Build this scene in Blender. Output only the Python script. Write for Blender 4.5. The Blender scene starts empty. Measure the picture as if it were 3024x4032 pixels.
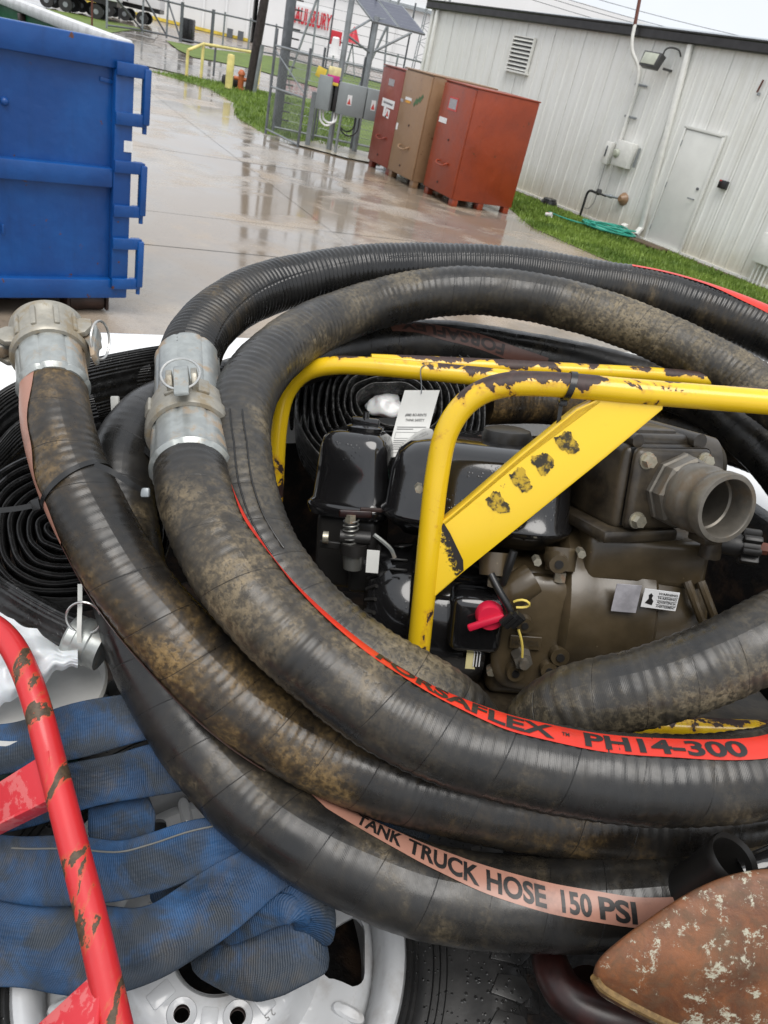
import bpy, bmesh, math, random
import numpy as np
from mathutils import Vector, Matrix
random.seed(7); rng = np.random.default_rng(7)
sc = bpy.context.scene
COL = sc.collection
rad = math.radians
# ------------------------------------------------------------------ camera
CAM_H, PITCH, ROLL, FPX = 2.25, rad(30.5), rad(13.6), 3030.0
F_ = np.array([0, math.cos(PITCH), -math.sin(PITCH)])
R0 = np.array([1., 0, 0]); U0 = np.array([0, math.sin(PITCH), math.cos(PITCH)])
R_ = math.cos(ROLL)*R0 + math.sin(ROLL)*U0
U_ = math.cos(ROLL)*U0 - math.sin(ROLL)*R0
C_ = np.array([0, 0, CAM_H])
cd = bpy.data.cameras.new('camera'); cam = bpy.data.objects.new('camera', cd); COL.objects.link(cam)
cd.sensor_fit = 'VERTICAL'; cd.sensor_height = 24; cd.lens = 24*FPX/4032
cd.clip_start = .02; cd.clip_end = 1500
cam.matrix_world = Matrix(((R_[0], U_[0], -F_[0], C_[0]), (R_[1], U_[1], -F_[1], C_[1]), (R_[2], U_[2], -F_[2], C_[2]), (0, 0, 0, 1)))
cd.dof.use_dof = True; cd.dof.focus_distance = 1.05; cd.dof.aperture_fstop = 11
sc.camera = cam
# ------------------------------------------------------------------ world: overcast, raining
SUN_EL, SUN_AZ = rad(66), rad(170)
w = bpy.data.worlds.new('World'); sc.world = w; w.use_nodes = True
nt = w.node_tree; nt.nodes.clear()
out = nt.nodes.new('ShaderNodeOutputWorld'); bg = nt.nodes.new('ShaderNodeBackground')
sky = nt.nodes.new('ShaderNodeTexSky'); sky.sky_type = 'NISHITA'; sky.sun_disc = False
sky.sun_elevation = SUN_EL; sky.sun_rotation = SUN_AZ; sky.air_density = 1.0; sky.dust_density = 6.0; sky.ozone_density = 1.0
mixn = nt.nodes.new('ShaderNodeMix'); mixn.data_type = 'RGBA'; mixn.inputs[0].default_value = .90
nt.links.new(sky.outputs[0], mixn.inputs[6])
# cloud deck: even pale grey with broad soft mottling
tc = nt.nodes.new('ShaderNodeTexCoord'); cn = nt.nodes.new('ShaderNodeTexNoise'); cn.inputs['Scale'].default_value = 2.2; cn.inputs['Detail'].default_value = 5
cr = nt.nodes.new('ShaderNodeValToRGB'); cr.color_ramp.elements[0].color = (7.3, 7.7, 8.3, 1); cr.color_ramp.elements[1].color = (9.1, 9.4, 9.8, 1)
cr.color_ramp.elements[0].position = .3; cr.color_ramp.elements[1].position = .7
nt.links.new(tc.outputs['Generated'], cn.inputs['Vector']); nt.links.new(cn.outputs[0], cr.inputs[0])
nt.links.new(cr.outputs[0], mixn.inputs[7]); nt.links.new(mixn.outputs[2], bg.inputs[0])
bg.inputs[1].default_value = .078
nt.links.new(bg.outputs[0], out.inputs[0])
sl = bpy.data.lights.new('sun', 'SUN'); sl.energy = 1.5; sl.angle = rad(40); sl.color = (1, .97, .93)
so = bpy.data.objects.new('sun', sl); COL.objects.link(so)
sd = Vector((math.sin(SUN_AZ)*math.cos(SUN_EL), math.cos(SUN_AZ)*math.cos(SUN_EL), math.sin(SUN_EL)))
so.rotation_euler = sd.to_track_quat('Z', 'Y').to_euler()
sc.view_settings.view_transform = 'Standard'; sc.view_settings.look = 'None'; sc.view_settings.gamma = 1; sc.view_settings.exposure = .72
sc.view_settings.use_curve_mapping = False

# ------------------------------------------------------------------ measuring: photo pixel (3024x4032 or the 1659-wide view) to a point at a known depth / height
def ray(u, v): return F_ + R_*(u-1512)/FPX - U_*(v-2016)/FPX
K = 3024/1659
def D(u, v, d): return C_ + ray(u, v)*d
def O(x, y, d): return D(x*K, y*K, d)
def Z(u, v, z=0.):
    a = ray(u, v); return C_ + a*((z-CAM_H)/a[2])
def Y(u, v, y):
    a = ray(u, v); return C_ + a*(y/a[1])
def V(p): return Vector((float(p[0]), float(p[1]), float(p[2])))
def nrm(a): a = np.array(a, float); return a/np.linalg.norm(a)
def frame(o, x, z):
    """4x4: origin o, local x along x, local z close to z"""
    x = nrm(x); z = np.array(z, float); z = nrm(z-(z@x)*x); y = np.cross(z, x)
    return np.array([[x[0], y[0], z[0], o[0]], [x[1], y[1], z[1], o[1]], [x[2], y[2], z[2], o[2]], [0, 0, 0, 1.]])
def T(x=0, y=0, z=0): m = np.eye(4); m[:3, 3] = (x, y, z); return m
def RX(a): c, s = math.cos(a), math.sin(a); return np.array([[1, 0, 0, 0], [0, c, -s, 0], [0, s, c, 0], [0, 0, 0, 1.]])
def RY(a): c, s = math.cos(a), math.sin(a); return np.array([[c, 0, s, 0], [0, 1, 0, 0], [-s, 0, c, 0], [0, 0, 0, 1.]])
def RZ(a): c, s = math.cos(a), math.sin(a); return np.array([[c, -s, 0, 0], [s, c, 0, 0], [0, 0, 1, 0], [0, 0, 0, 1.]])
def ap(m, p): p = np.asarray(p, float); return p@m[:3, :3].T + m[:3, 3]

# ------------------------------------------------------------------ mesh building
def catmull(pts, n=12, closed=False):
    P = np.array(pts, float)
    if closed: P = np.vstack([P[-1], P, P[0], P[1]])
    else: P = np.vstack([2*P[0]-P[1], P, 2*P[-1]-P[-2]])
    out = []
    for i in range(1, len(P)-2):
        p0, p1, p2, p3 = P[i-1:i+3]
        t0 = 0; t1 = t0+max(1e-6, np.linalg.norm(p1-p0))**.5; t2 = t1+max(1e-6, np.linalg.norm(p2-p1))**.5; t3 = t2+max(1e-6, np.linalg.norm(p3-p2))**.5
        for t in np.linspace(t1, t2, n, endpoint=False):
            a1 = (t1-t)/(t1-t0)*p0+(t-t0)/(t1-t0)*p1; a2 = (t2-t)/(t2-t1)*p1+(t-t1)/(t2-t1)*p2; a3 = (t3-t)/(t3-t2)*p2+(t-t2)/(t3-t2)*p3
            b1 = (t2-t)/(t2-t0)*a1+(t-t0)/(t2-t0)*a2; b2 = (t3-t)/(t3-t1)*a2+(t-t1)/(t3-t1)*a3
            out.append((t2-t)/(t2-t1)*b1+(t-t1)/(t2-t1)*b2)
    if not closed: out.append(P[-2])
    return np.array(out)
def resample(P, step):
    d = np.r_[0, np.cumsum(np.linalg.norm(np.diff(P, axis=0), axis=1))]
    n = max(2, int(d[-1]/step)+1); s = np.linspace(0, d[-1], n)
    return np.stack([np.interp(s, d, P[:, i]) for i in range(3)], 1), s
def smooth_path(P, it=3):
    P = P.copy()
    for _ in range(it): P[1:-1] = .5*P[1:-1]+.25*(P[:-2]+P[2:])
    return P
def frames(P, up0=(0, 0, 1)):
    """tangent, side, up along a path (parallel transport)"""
    Tn = np.gradient(P, axis=0); Tn /= np.linalg.norm(Tn, axis=1)[:, None]
    n = np.array(up0, float); n = n-(n@Tn[0])*Tn[0]
    if np.linalg.norm(n) < 1e-3: n = np.array([1., 0, 0])-Tn[0][0]*Tn[0]
    n = nrm(n); N = [n]
    for i in range(1, len(P)):
        n = n-(n@Tn[i])*Tn[i]; n = nrm(n); N.append(n)
    N = np.array(N); return Tn, np.cross(Tn, N), N
class MB:
    def __init__(s): s.v = []; s.f = []; s.n = 0; s.uv = []; s.has = False
    def add(s, v, f, uv=None):
        v = np.asarray(v, float); s.v.append(v); s.f += [tuple(i+s.n for i in q) for q in f]; s.n += len(v)
        if uv is None: s.uv.append(np.zeros((len(v), 2)))
        else: s.uv.append(np.asarray(uv, float)); s.has = True
        return s
    def bm(s, b, m=None):
        b.verts.index_update(); v = np.array([x.co[:] for x in b.verts]); f = [[x.index for x in q.verts] for q in b.faces]; b.free()
        return s.add(v if m is None else ap(m, v), f)
    def box(s, m, x, y, z, bev=0, seg=2):
        """box of size x,y,z centred on the frame m"""
        b = bmesh.new(); bmesh.ops.create_cube(b, size=1); bmesh.ops.scale(b, vec=(x, y, z), verts=b.verts)
        if bev: bmesh.ops.bevel(b, geom=b.edges[:], offset=bev, segments=seg, affect='EDGES', profile=.5)
        return s.bm(b, m)
    def cyl(s, p0, p1, r0, r1=None, n=14, caps=True):
        p0 = np.array(p0, float); p1 = np.array(p1, float); r1 = r0 if r1 is None else r1
        t = nrm(p1-p0); a = np.array([0, 0, 1.]) if abs(t[2]) < .9 else np.array([1., 0, 0])
        x = nrm(np.cross(t, a)); y = np.cross(t, x); th = np.linspace(0, 2*math.pi, n, endpoint=False)
        c = np.cos(th)[:, None]*x+np.sin(th)[:, None]*y
        v = np.vstack([p0+c*r0, p1+c*r1]); f = [(i, (i+1) % n, n+(i+1) % n, n+i) for i in range(n)]
        if caps: f += [tuple(range(n-1, -1, -1)), tuple(range(n, 2*n))]
        return s.add(v, f)
    def tube(s, P, r, n=10, caps=True, closed=False, up=(0, 0, 1)):
        P = np.asarray(P, float); L = len(P); Tn, S, N = frames(P, up)
        r = np.full(L, r) if np.isscalar(r) else np.asarray(r)
        th = np.linspace(0, 2*math.pi, n, endpoint=False)
        ring = P[:, None, :]+r[:, None, None]*(np.cos(th)[None, :, None]*N[:, None, :]+np.sin(th)[None, :, None]*S[:, None, :])
        f = [(i*n+j, i*n+(j+1) % n, ((i+1) % L)*n+(j+1) % n, ((i+1) % L)*n+j) for i in range(L if closed else L-1) for j in range(n)]
        if caps and not closed: f += [tuple(range(n-1, -1, -1)), tuple(range((L-1)*n, L*n))]
        return s.add(ring.reshape(-1, 3), f)
    def lathe(s, m, prof, n=32, a0=0, a1=2*math.pi):
        """revolve (r, z) profile about local z of m"""
        full = abs(a1-a0-2*math.pi) < 1e-6
        th = np.linspace(a0, a1, n, endpoint=not full); k = len(prof)
        pr = np.array(prof, float)
        v = np.stack([np.outer(np.cos(th), pr[:, 0]), np.outer(np.sin(th), pr[:, 0]), np.tile(pr[:, 1], (n, 1))], 2).reshape(-1, 3)
        f = []
        for i in range(n if full else n-1):
            j = (i+1) % n
            for q in range(k-1): f.append((i*k+q, j*k+q, j*k+q+1, i*k+q+1))
        return s.add(ap(m, v), f)
    def prism(s, m, poly, z0, z1, bev=0):
        """extrude a 2-D outline from z0 to z1 in the frame m"""
        b = bmesh.new(); vs = [b.verts.new((p[0], p[1], z0)) for p in poly]; fc = b.faces.new(vs)
        r = bmesh.ops.extrude_face_region(b, geom=[fc]); bmesh.ops.translate(b, vec=(0, 0, z1-z0), verts=[g for g in r['geom'] if isinstance(g, bmesh.types.BMVert)])
        bmesh.ops.recalc_face_normals(b, faces=b.faces[:])
        if bev: bmesh.ops.bevel(b, geom=b.edges[:], offset=bev, segments=2, affect='EDGES', profile=.5)
        return s.bm(b, m)
    def sphere(s, m, r, n=12):
        b = bmesh.new(); bmesh.ops.create_uvsphere(b, u_segments=n*2, v_segments=n, radius=r); return s.bm(b, m)
    def sheet(s, G, thick=0, uv=None):
        """grid of points (a,b,3) -> sheet, optionally with thickness along its normals"""
        G = np.asarray(G, float); a, b = G.shape[:2]
        if not thick:
            return s.add(G.reshape(-1, 3), [(i*b+j, i*b+j+1, (i+1)*b+j+1, (i+1)*b+j) for i in range(a-1) for j in range(b-1)], None if uv is None else uv.reshape(-1, 2))
        du = np.gradient(G, axis=0); dv = np.gradient(G, axis=1); N = np.cross(du, dv); N /= np.maximum(1e-9, np.linalg.norm(N, axis=2))[..., None]
        v = np.vstack([(G+N*thick/2).reshape(-1, 3), (G-N*thick/2).reshape(-1, 3)]); o = a*b; f = []
        for i in range(a-1):
            for j in range(b-1):
                q = (i*b+j, i*b+j+1, (i+1)*b+j+1, (i+1)*b+j); f.append(q[::-1]); f.append(tuple(x+o for x in q))
        for i in range(a-1):
            for j in (0, b-1): q = (i*b+j, (i+1)*b+j, (i+1)*b+j+o, i*b+j+o); f.append(q if j else q[::-1])
        for j in range(b-1):
            for i in (0, a-1): q = (i*b+j, i*b+j+1, i*b+j+1+o, i*b+j+o); f.append(q[::-1] if i else q)
        u2 = None if uv is None else np.vstack([uv.reshape(-1, 2)]*2)
        return s.add(v, f, u2)
WM = {}
def thing(name, label, cat, loc=(0, 0, 0), group=None):
    o = bpy.data.objects.new(name, None); o.empty_display_size = .1; COL.objects.link(o); o.location = V(loc)
    WM[o] = Matrix.Translation(V(loc)); return tag(o, label, cat, group)
def tag(o, label=None, cat=None, group=None, kind=None):
    if label: o['label'] = label
    if cat: o['category'] = cat
    if group: o['group'] = group
    if kind: o['kind'] = kind
    return o
def obj(name, mb, mat, parent=None, smooth=35):
    """ONE mesh object from world-space geometry; a child keeps its parent's frame"""
    v = np.vstack(mb.v)
    if parent is None:
        lo, hi = v.min(0), v.max(0); org = np.array([(lo[0]+hi[0])/2, (lo[1]+hi[1])/2, lo[2]])
    else: org = np.array(WM[parent].translation[:])
    me = bpy.data.meshes.new(name); me.from_pydata((v-org).tolist(), [], mb.f)
    if mb.has:
        uv = np.vstack(mb.uv); l = me.uv_layers.new(name='UVMap'); li = np.empty(len(me.loops), np.int32); me.loops.foreach_get('vertex_index', li)
        l.data.foreach_set('uv', uv[li].ravel().astype(np.float32))
    if smooth:
        me.polygons.foreach_set('use_smooth', [True]*len(me.polygons))
        if smooth < 180: me.set_sharp_from_angle(angle=rad(smooth))
    me.materials.append(MAT[mat] if isinstance(mat, str) else mat)
    o = bpy.data.objects.new(name, me); COL.objects.link(o)
    if parent is None: o.location = V(org); WM[o] = Matrix.Translation(V(org))
    else: o.parent = parent; WM[o] = WM[parent].copy()
    return o
def setting(name, mb, mat, smooth=0):
    return tag(obj(name, mb, mat, None, smooth), kind='structure')
def text_mesh(txt, size, bold=0.0):
    """flat lettering: verts (x right, y up) and faces, left-aligned on the baseline, finely divided so that it can be bent"""
    cu = bpy.data.curves.new('t', 'FONT'); cu.body = txt; cu.size = size; cu.offset = bold; cu.resolution_u = 4
    o = bpy.data.objects.new('t', cu); COL.objects.link(o); dg = bpy.context.evaluated_depsgraph_get()
    me = bpy.data.meshes.new_from_object(o.evaluated_get(dg)); bpy.data.objects.remove(o); bpy.data.curves.remove(cu)
    b = bmesh.new(); b.from_mesh(me); bpy.data.meshes.remove(me)
    bmesh.ops.triangulate(b, faces=b.faces[:])
    b.verts.index_update(); v = np.array([x.co[:] for x in b.verts]); f = [[x.index for x in q.verts] for q in b.faces]; b.free()
    return v, f
def lettering(name, txt, m, size, mat, parent, bold=0.0, width=None, center=False):
    v, f = text_mesh(txt, size, bold)
    if width: v[:, 0] *= width/(v[:, 0].max()-v[:, 0].min())
    if center: v[:, 0] -= (v[:, 0].max()+v[:, 0].min())/2
    mb = MB(); mb.add(ap(m, v), f); return obj(name, mb, mat, parent, 0)

# ------------------------------------------------------------------ materials
MAT = {}
class NT:
    def __init__(s, name):
        m = bpy.data.materials.new(name); m.use_nodes = True; s.m = m; s.t = m.node_tree; s.b = s.t.nodes['Principled BSDF']; MAT[name] = m
    def n(s, ty, **k):
        x = s.t.nodes.new(ty)
        for a, b in k.items(): setattr(x, a, b)
        return x
    def put(s, sock, val):
        if hasattr(val, 'is_output') or isinstance(val, bpy.types.NodeSocket): s.t.links.new(val, sock)
        else: sock.default_value = val
    def set(s, **k):
        for a, b in k.items(): s.put(s.b.inputs[{'col': 'Base Color', 'rough': 'Roughness', 'metal': 'Metallic', 'spec': 'Specular IOR Level', 'coat': 'Coat Weight', 'coatr': 'Coat Roughness', 'nor': 'Normal', 'alpha': 'Alpha', 'sss': 'Subsurface Weight', 'trans': 'Transmission Weight', 'emi': 'Emission Color', 'emis': 'Emission Strength'}[a]], (*b, 1) if a in ('col', 'emi') and isinstance(b, tuple) and len(b) == 3 else b)
        return s
    def oc(s): return s.n('ShaderNodeTexCoord').outputs['Object']
    def uv(s): return s.n('ShaderNodeTexCoord').outputs['UV']
    def scl(s, vec, sc_): 
        x = s.n('ShaderNodeMapping'); s.put(x.inputs['Vector'], vec); x.inputs['Scale'].default_value = sc_; return x.outputs[0]
    def noise(s, scale, detail=4, rough=.55, vec=None, dist=0.):
        x = s.n('ShaderNodeTexNoise'); x.inputs['Scale'].default_value = scale; x.inputs['Detail'].default_value = detail; x.inputs['Roughness'].default_value = rough; x.inputs['Distortion'].default_value = dist
        s.put(x.inputs['Vector'], vec if vec is not None else s.oc()); return x.outputs['Fac']
    def voro(s, scale, vec=None, feat='F1'):
        x = s.n('ShaderNodeTexVoronoi'); x.feature = feat; x.inputs['Scale'].default_value = scale; s.put(x.inputs['Vector'], vec if vec is not None else s.oc()); return x.outputs['Distance']
    def mth(s, op, a, b=0., c=None):
        x = s.n('ShaderNodeMath', operation=op); s.put(x.inputs[0], a); s.put(x.inputs[1], b)
        if c is not None: s.put(x.inputs[2], c)
        return x.outputs[0]
    def step(s, v, lo, hi, a=0., b=1.):
        x = s.n('ShaderNodeMapRange'); x.interpolation_type = 'SMOOTHSTEP'; s.put(x.inputs[0], v)
        for i, q in enumerate((lo, hi, a, b)): s.put(x.inputs[i+1], q)
        return x.outputs[0]
    def mix(s, f, a, b):
        x = s.n('ShaderNodeMix'); x.data_type = 'RGBA'; s.put(x.inputs[0], f)
        for i, q in ((6, a), (7, b)): s.put(x.inputs[i], (*q, 1) if isinstance(q, tuple) and len(q) == 3 else q)
        return x.outputs[2]
    def mixf(s, f, a, b):
        x = s.n('ShaderNodeMix'); x.data_type = 'FLOAT'; s.put(x.inputs[0], f); s.put(x.inputs[2], a); s.put(x.inputs[3], b); return x.outputs[0]
    def bump(s, h, strength=.3, dist=.002, nor=None):
        x = s.n('ShaderNodeBump'); x.inputs['Strength'].default_value = strength; x.inputs['Distance'].default_value = dist; s.put(x.inputs['Height'], h)
        if nor is not None: s.put(x.inputs['Normal'], nor)
        return x.outputs[0]
    def xyz(s, vec):
        x = s.n('ShaderNodeSeparateXYZ'); s.put(x.inputs[0], vec); return x.outputs
    def nrmz(s): return s.xyz(s.n('ShaderNodeNewGeometry').outputs['Normal'])[2]
def plain(name, col, rough=.5, metal=0., var=.25, nscale=8, coat=0., bumpd=0.0, bscale=60, spec=.5):
    """painted / moulded surface with broad tone variation"""
    q = NT(name); f = q.noise(nscale, 5, .6)
    c2 = tuple(max(0, x*(1-var)) for x in col); c1 = tuple(min(1, x*(1+var*.6)) for x in col)
    q.set(col=q.mix(q.step(f, .3, .7), c2, c1), rough=q.step(f, .3, .7, min(1, rough*1.2), rough*.8), metal=metal, coat=coat, spec=spec)
    if bumpd: q.set(nor=q.bump(q.noise(bscale, 3), .5, bumpd))
    return q
def chipped(name, col, under, thr=.62, scale=9, top=0., rough=.3, edge=.012, streak=(1, 1, 1), dirt=(.2, .12, .05), dirtamt=.35, coat=.3):
    """paint flaked off to what lies under it: ragged chips with their own depth"""
    q = NT(name); oc = q.scl(q.oc(), streak)
    a = q.noise(scale, 8, .62, oc, .3); b = q.noise(scale*5, 3, .5, oc)
    h = q.mth('ADD', a, q.mth('MULTIPLY', q.mth('SUBTRACT', b, .5), .10))
    if top: h = q.mth('ADD', h, q.mth('MULTIPLY', q.mth('MAXIMUM', q.nrmz(), 0.), top))
    chip = q.step(h, thr, thr+edge); halo = q.step(h, thr-.05, thr+.01)
    dn = q.noise(scale*.6, 6, .65)
    base = q.mix(q.step(q.noise(scale*.35, 3), .35, .7), tuple(x*.88 for x in col), col)
    base = q.mix(q.mth('MULTIPLY', q.step(dn, .52, .75), dirtamt), base, dirt)
    base = q.mix(q.mth('MULTIPLY', halo, .55), base, tuple(.5*x+.5*y for x, y in zip(dirt, (.5, .2, .04))))
    un = q.mix(q.step(q.noise(scale*8, 4), .35, .65), tuple(x*.6 for x in under), under)
    q.set(col=q.mix(chip, base, un), rough=q.mixf(chip, rough, .55), coat=q.mixf(chip, coat, 0.), coatr=.12,
          nor=q.bump(q.mth('SUBTRACT', q.mth('MULTIPLY', b, .15), chip), .6, .0012))
    return q
# ---- wet concrete
def concrete_mat(name, c0, c1, mud, wet=.5):
    q = NT(name); big = q.noise(.35, 5, .6); mid = q.noise(1.6, 6, .65, None, .6); fine = q.noise(28, 4, .6)
    col = q.mix(q.step(mid, .3, .7), c0, c1); col = q.mix(q.step(q.mth('ADD', big, q.mth('MULTIPLY', mid, .35)), .50, .80), col, mud)
    col = q.mix(q.mth('MULTIPLY', q.step(fine, .55, .75), .35), col, (.10, .085, .07)); 
    agg = q.step(q.voro(55), .10, .2, 1., 0.); col = q.mix(q.mth('MULTIPLY', agg, .35), col, (.42, .38, .32))
    pud = q.step(q.mth('ADD', q.mth('MULTIPLY', q.noise(.8, 4, .6, q.scl(q.oc(), (1, 1, 1)), .3), .8), q.mth('MULTIPLY', big, .3)), wet-.07, wet+.07)
    q.set(col=q.mix(q.mth('MULTIPLY', pud, .35), col, (.06, .055, .05)), rough=q.mixf(pud, q.step(fine, .3, .7, .24, .38), .085), spec=q.mixf(pud, .45, .8))
    rip = q.noise(14, 2, .5); h = q.mixf(pud, q.mth('ADD', q.mth('MULTIPLY', fine, .5), q.mth('MULTIPLY', agg, .25)), q.mth('MULTIPLY', rip, .05))
    q.set(nor=q.bump(h, .45, .006)); return q
concrete_mat('wet_concrete', (.27, .245, .22), (.40, .37, .33), (.31, .24, .17), .52)
concrete_mat('pad_concrete', (.28, .26, .22), (.36, .33, .28), (.3, .27, .2), .7)
concrete_mat('road', (.15, .145, .14), (.23, .22, .21), (.22, .17, .12), .5)
concrete_mat('gravel_yard', (.19, .165, .15), (.27, .235, .21), (.22, .17, .13), .58)
q = NT('joint'); q.set(col=(.05, .045, .03), rough=.5)
q = NT('turf'); f = q.noise(.9, 6, .65, None, .4); g = q.noise(25, 3)
q.set(col=q.mix(q.step(g, .35, .65), q.mix(q.step(f, .35, .65), (.085, .125, .02), (.17, .24, .035)), (.085, .13, .018)) if False else q.mix(q.step(q.noise(2.6, 6, .7, None, .6), .60, .72), q.mix(q.step(g, .35, .65), q.mix(q.step(f, .35, .65), (.085, .125, .02), (.17, .24, .035)), (.085, .13, .018)), (.085, .058, .034)), rough=.75, nor=q.bump(g, .8, .03))
q = NT('grass_blade'); r_ = q.noise(1.1, 6, .65, None, .4); q.set(col=q.mix(q.step(r_, .35, .65), (.085, .15, .018), (.20, .29, .045)), rough=.55)
q = NT('dirt_edge'); q.set(col=q.mix(q.noise(6, 5), (.05, .03, .018), (.13, .085, .05)), rough=.6, nor=q.bump(q.noise(30, 4), .8, .02))
# ---- metal siding: off-white, muddy low down, faint streaks
q = NT('siding'); oc = q.oc(); z = q.xyz(q.n('ShaderNodeNewGeometry').outputs['Position'])[2]
st = q.noise(9, 4, .6, q.scl(oc, (1, 1, .08))); bl = q.noise(2, 4)
c = q.mix(q.step(st, .4, .75), (.78, .78, .745), (.70, .695, .65)); c = q.mix(q.mth('MULTIPLY', q.step(bl, .5, .8), .25), c, (.60, .58, .50))
c = q.mix(q.mth('MULTIPLY', q.step(q.mth('ADD', z, q.mth('MULTIPLY', q.noise(4, 4, .6), .5)), .2, 1.0, 1., 0.), .55), c, (.42, .36, .22))
q.set(col=c, rough=.42)
plain('white_trim', (.74, .735, .69), .4, var=.08); plain('door_paint', (.69, .69, .65), .38, var=.06, nscale=2)
plain('black_trim', (.018, .016, .017), .35, var=.3); plain('dark_grey', (.05, .05, .05), .4); plain('lamp_glass', (.42, .44, .36), .15, var=.1)
plain('rust_pipe', (.12, .035, .02), .6); plain('galv', (.27, .29, .30), .42, .5, .2, 5); plain('galv_dark', (.13, .14, .15), .45, .4, .2)
plain('grey_box', (.235, .26, .265), .42, var=.1, nscale=3); plain('black_plastic', (.014, .014, .015), .28, var=.3)
plain('green_hose', (.03, .30, .22), .4, var=.2); plain('cup_white', (.75, .73, .72), .5); plain('cup_red', (.6, .05, .03), .5)
plain('far_white', (.74, .74, .74), .5, var=.05, nscale=.2); plain('far_white_2', (.80, .80, .80), .5, var=.04, nscale=.2); plain('far_roof', (.30, .33, .35), .5, var=.1)
plain('sign_red', (.52, .02, .035), .45, var=.15); plain('safety_yellow', (.68, .50, .06), .5, var=.25, nscale=3); plain('pale_yellow', (.70, .60, .22), .5, var=.25, nscale=3)
plain('pole_wood', (.026, .018, .016), .7, var=.4); plain('orange', (.42, .11, .03), .5); plain('magenta', (.5, .03, .22), .4); plain('cream', (.7, .62, .32), .5)
plain('sticker', (.72, .72, .72), .4, var=.12, nscale=30); plain('sticker_red', (.55, .07, .06), .45); plain('sticker_green', (.06, .13, .05), .5); plain('sticker_orange', (.6, .28, .03), .5)
plain('sticker_grey', (.33, .32, .34), .35, var=.3, nscale=40); plain('tyre_far', (.02, .02, .02), .6)
q = NT('solar'); q.set(col=(.075, .08, .11), rough=.28, spec=.35)
# ---- painted steel of the skip and job boxes
def box_paint(name, col, fade, rust=(.10, .03, .012)):
    q = NT(name); a = q.noise(2.2, 6, .6); b = q.noise(14, 5, .6); s_ = q.noise(7, 4, .6, q.scl(q.oc(), (1, 1, .12)))
    c = q.mix(q.step(a, .35, .7), col, fade); c = q.mix(q.mth('MULTIPLY', q.step(s_, .52, .75), .35), c, tuple(x*.6 for x in col))
    c = q.mix(q.step(q.mth('ADD', b, q.mth('MULTIPLY', a, .3)), .835, .86), c, rust)
    q.set(col=c, rough=q.step(a, .3, .7, .46, .34), coat=.12, coatr=.12, nor=q.bump(q.mth('ADD', q.noise(3, 3), q.mth('MULTIPLY', q.noise(11, 3), .25)), .5, .022)); return q
box_paint('skip_blue', (.0012, .050, .215), (.0025, .074, .285)); box_paint('skip_green', (.012, .13, .05), (.008, .085, .035), (.07, .035, .015))
box_paint('job_red', (.19, .030, .016), (.215, .040, .024)); box_paint('job_orange', (.275, .040, .009), (.215, .032, .010)); box_paint('job_tan', (.27, .16, .085), (.24, .14, .075))
plain('skip_rail_glare', (.62, .62, .62), .3, var=.2); plain('rusty_steel', (.035, .016, .012), .5, var=.5)  # container rail: sky glare is put into its pale colour

# ================================================================== GROUND
def poly_sheet(name, pts, z, mat, parent=None):
    mb = MB(); mb.add([(p[0], p[1], z) for p in pts], [tuple(range(len(pts)))])
    if parent is None: return setting(name, mb, mat)
    return obj(name, mb, mat, parent, 0)
mb = MB(); mb.add([(-700, -60, -.05), (700, -60, -.05), (700, 900, -.05), (-700, 900, -.05)], [(0, 1, 2, 3)])
setting('ground', mb, 'gravel_yard')
# concrete yard: poured bays with open joints over a dark bed
jd = nrm([.86, .53]); jn = np.array([-jd[1], jd[0]])
yard_poly = [(-26, -6), (12.3, -6), (12.4, 3.2), (2.85, 14.0), (1.84, 15.3), (.1, 21.9), (-3.4, 21), (-4.9, 21.3), (-7.2, 27.6), (-8.6, 27.6), (-9.8, 27.6), (-12.2, 29.6), (-26, 24)]
mb = MB(); mb.add([(p[0], p[1], -.012) for p in yard_poly], [tuple(range(len(yard_poly)))]); yard = setting('concrete_yard', mb, 'joint')
def clip_poly(poly, n, d, keep):
    out = []
    for i in range(len(poly)):
        a, b = np.array(poly[i]), np.array(poly[(i+1) % len(poly)]); da, db = (a@n-d)*keep, (b@n-d)*keep
        if da >= 0: out.append(tuple(a))
        if da*db < 0: out.append(tuple(a+(b-a)*da/(da-db)))
    return out
base_d = np.array([-3.85, 9.34])@jn
lines = [base_d-15.2, base_d-10.6, base_d-6.1, base_d-1.52, base_d, base_d+4.55, base_d+9.1, base_d+13.6, base_d+18.2, base_d+22.8, base_d+27.3]
lines = [-40]+lines+[60]
cross = [-30, -9.5, -2.6, 4.3, 11.2, 40]
k_ = 0
for a, b in zip(lines[:-1], lines[1:]):
    for c0, c1 in zip(cross[:-1], cross[1:]):
        p = clip_poly(yard_poly, jn, a+.009, 1)
        p = clip_poly(p, jn, b-.009, -1) if len(p) > 2 else p
        p = clip_poly(p, jd, c0+.004, 1) if len(p) > 2 else p
        p = clip_poly(p, jd, c1-.004, -1) if len(p) > 2 else p
        if len(p) > 2: poly_sheet('slab', p, random.uniform(-.001, .001), 'wet_concrete', yard)
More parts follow.
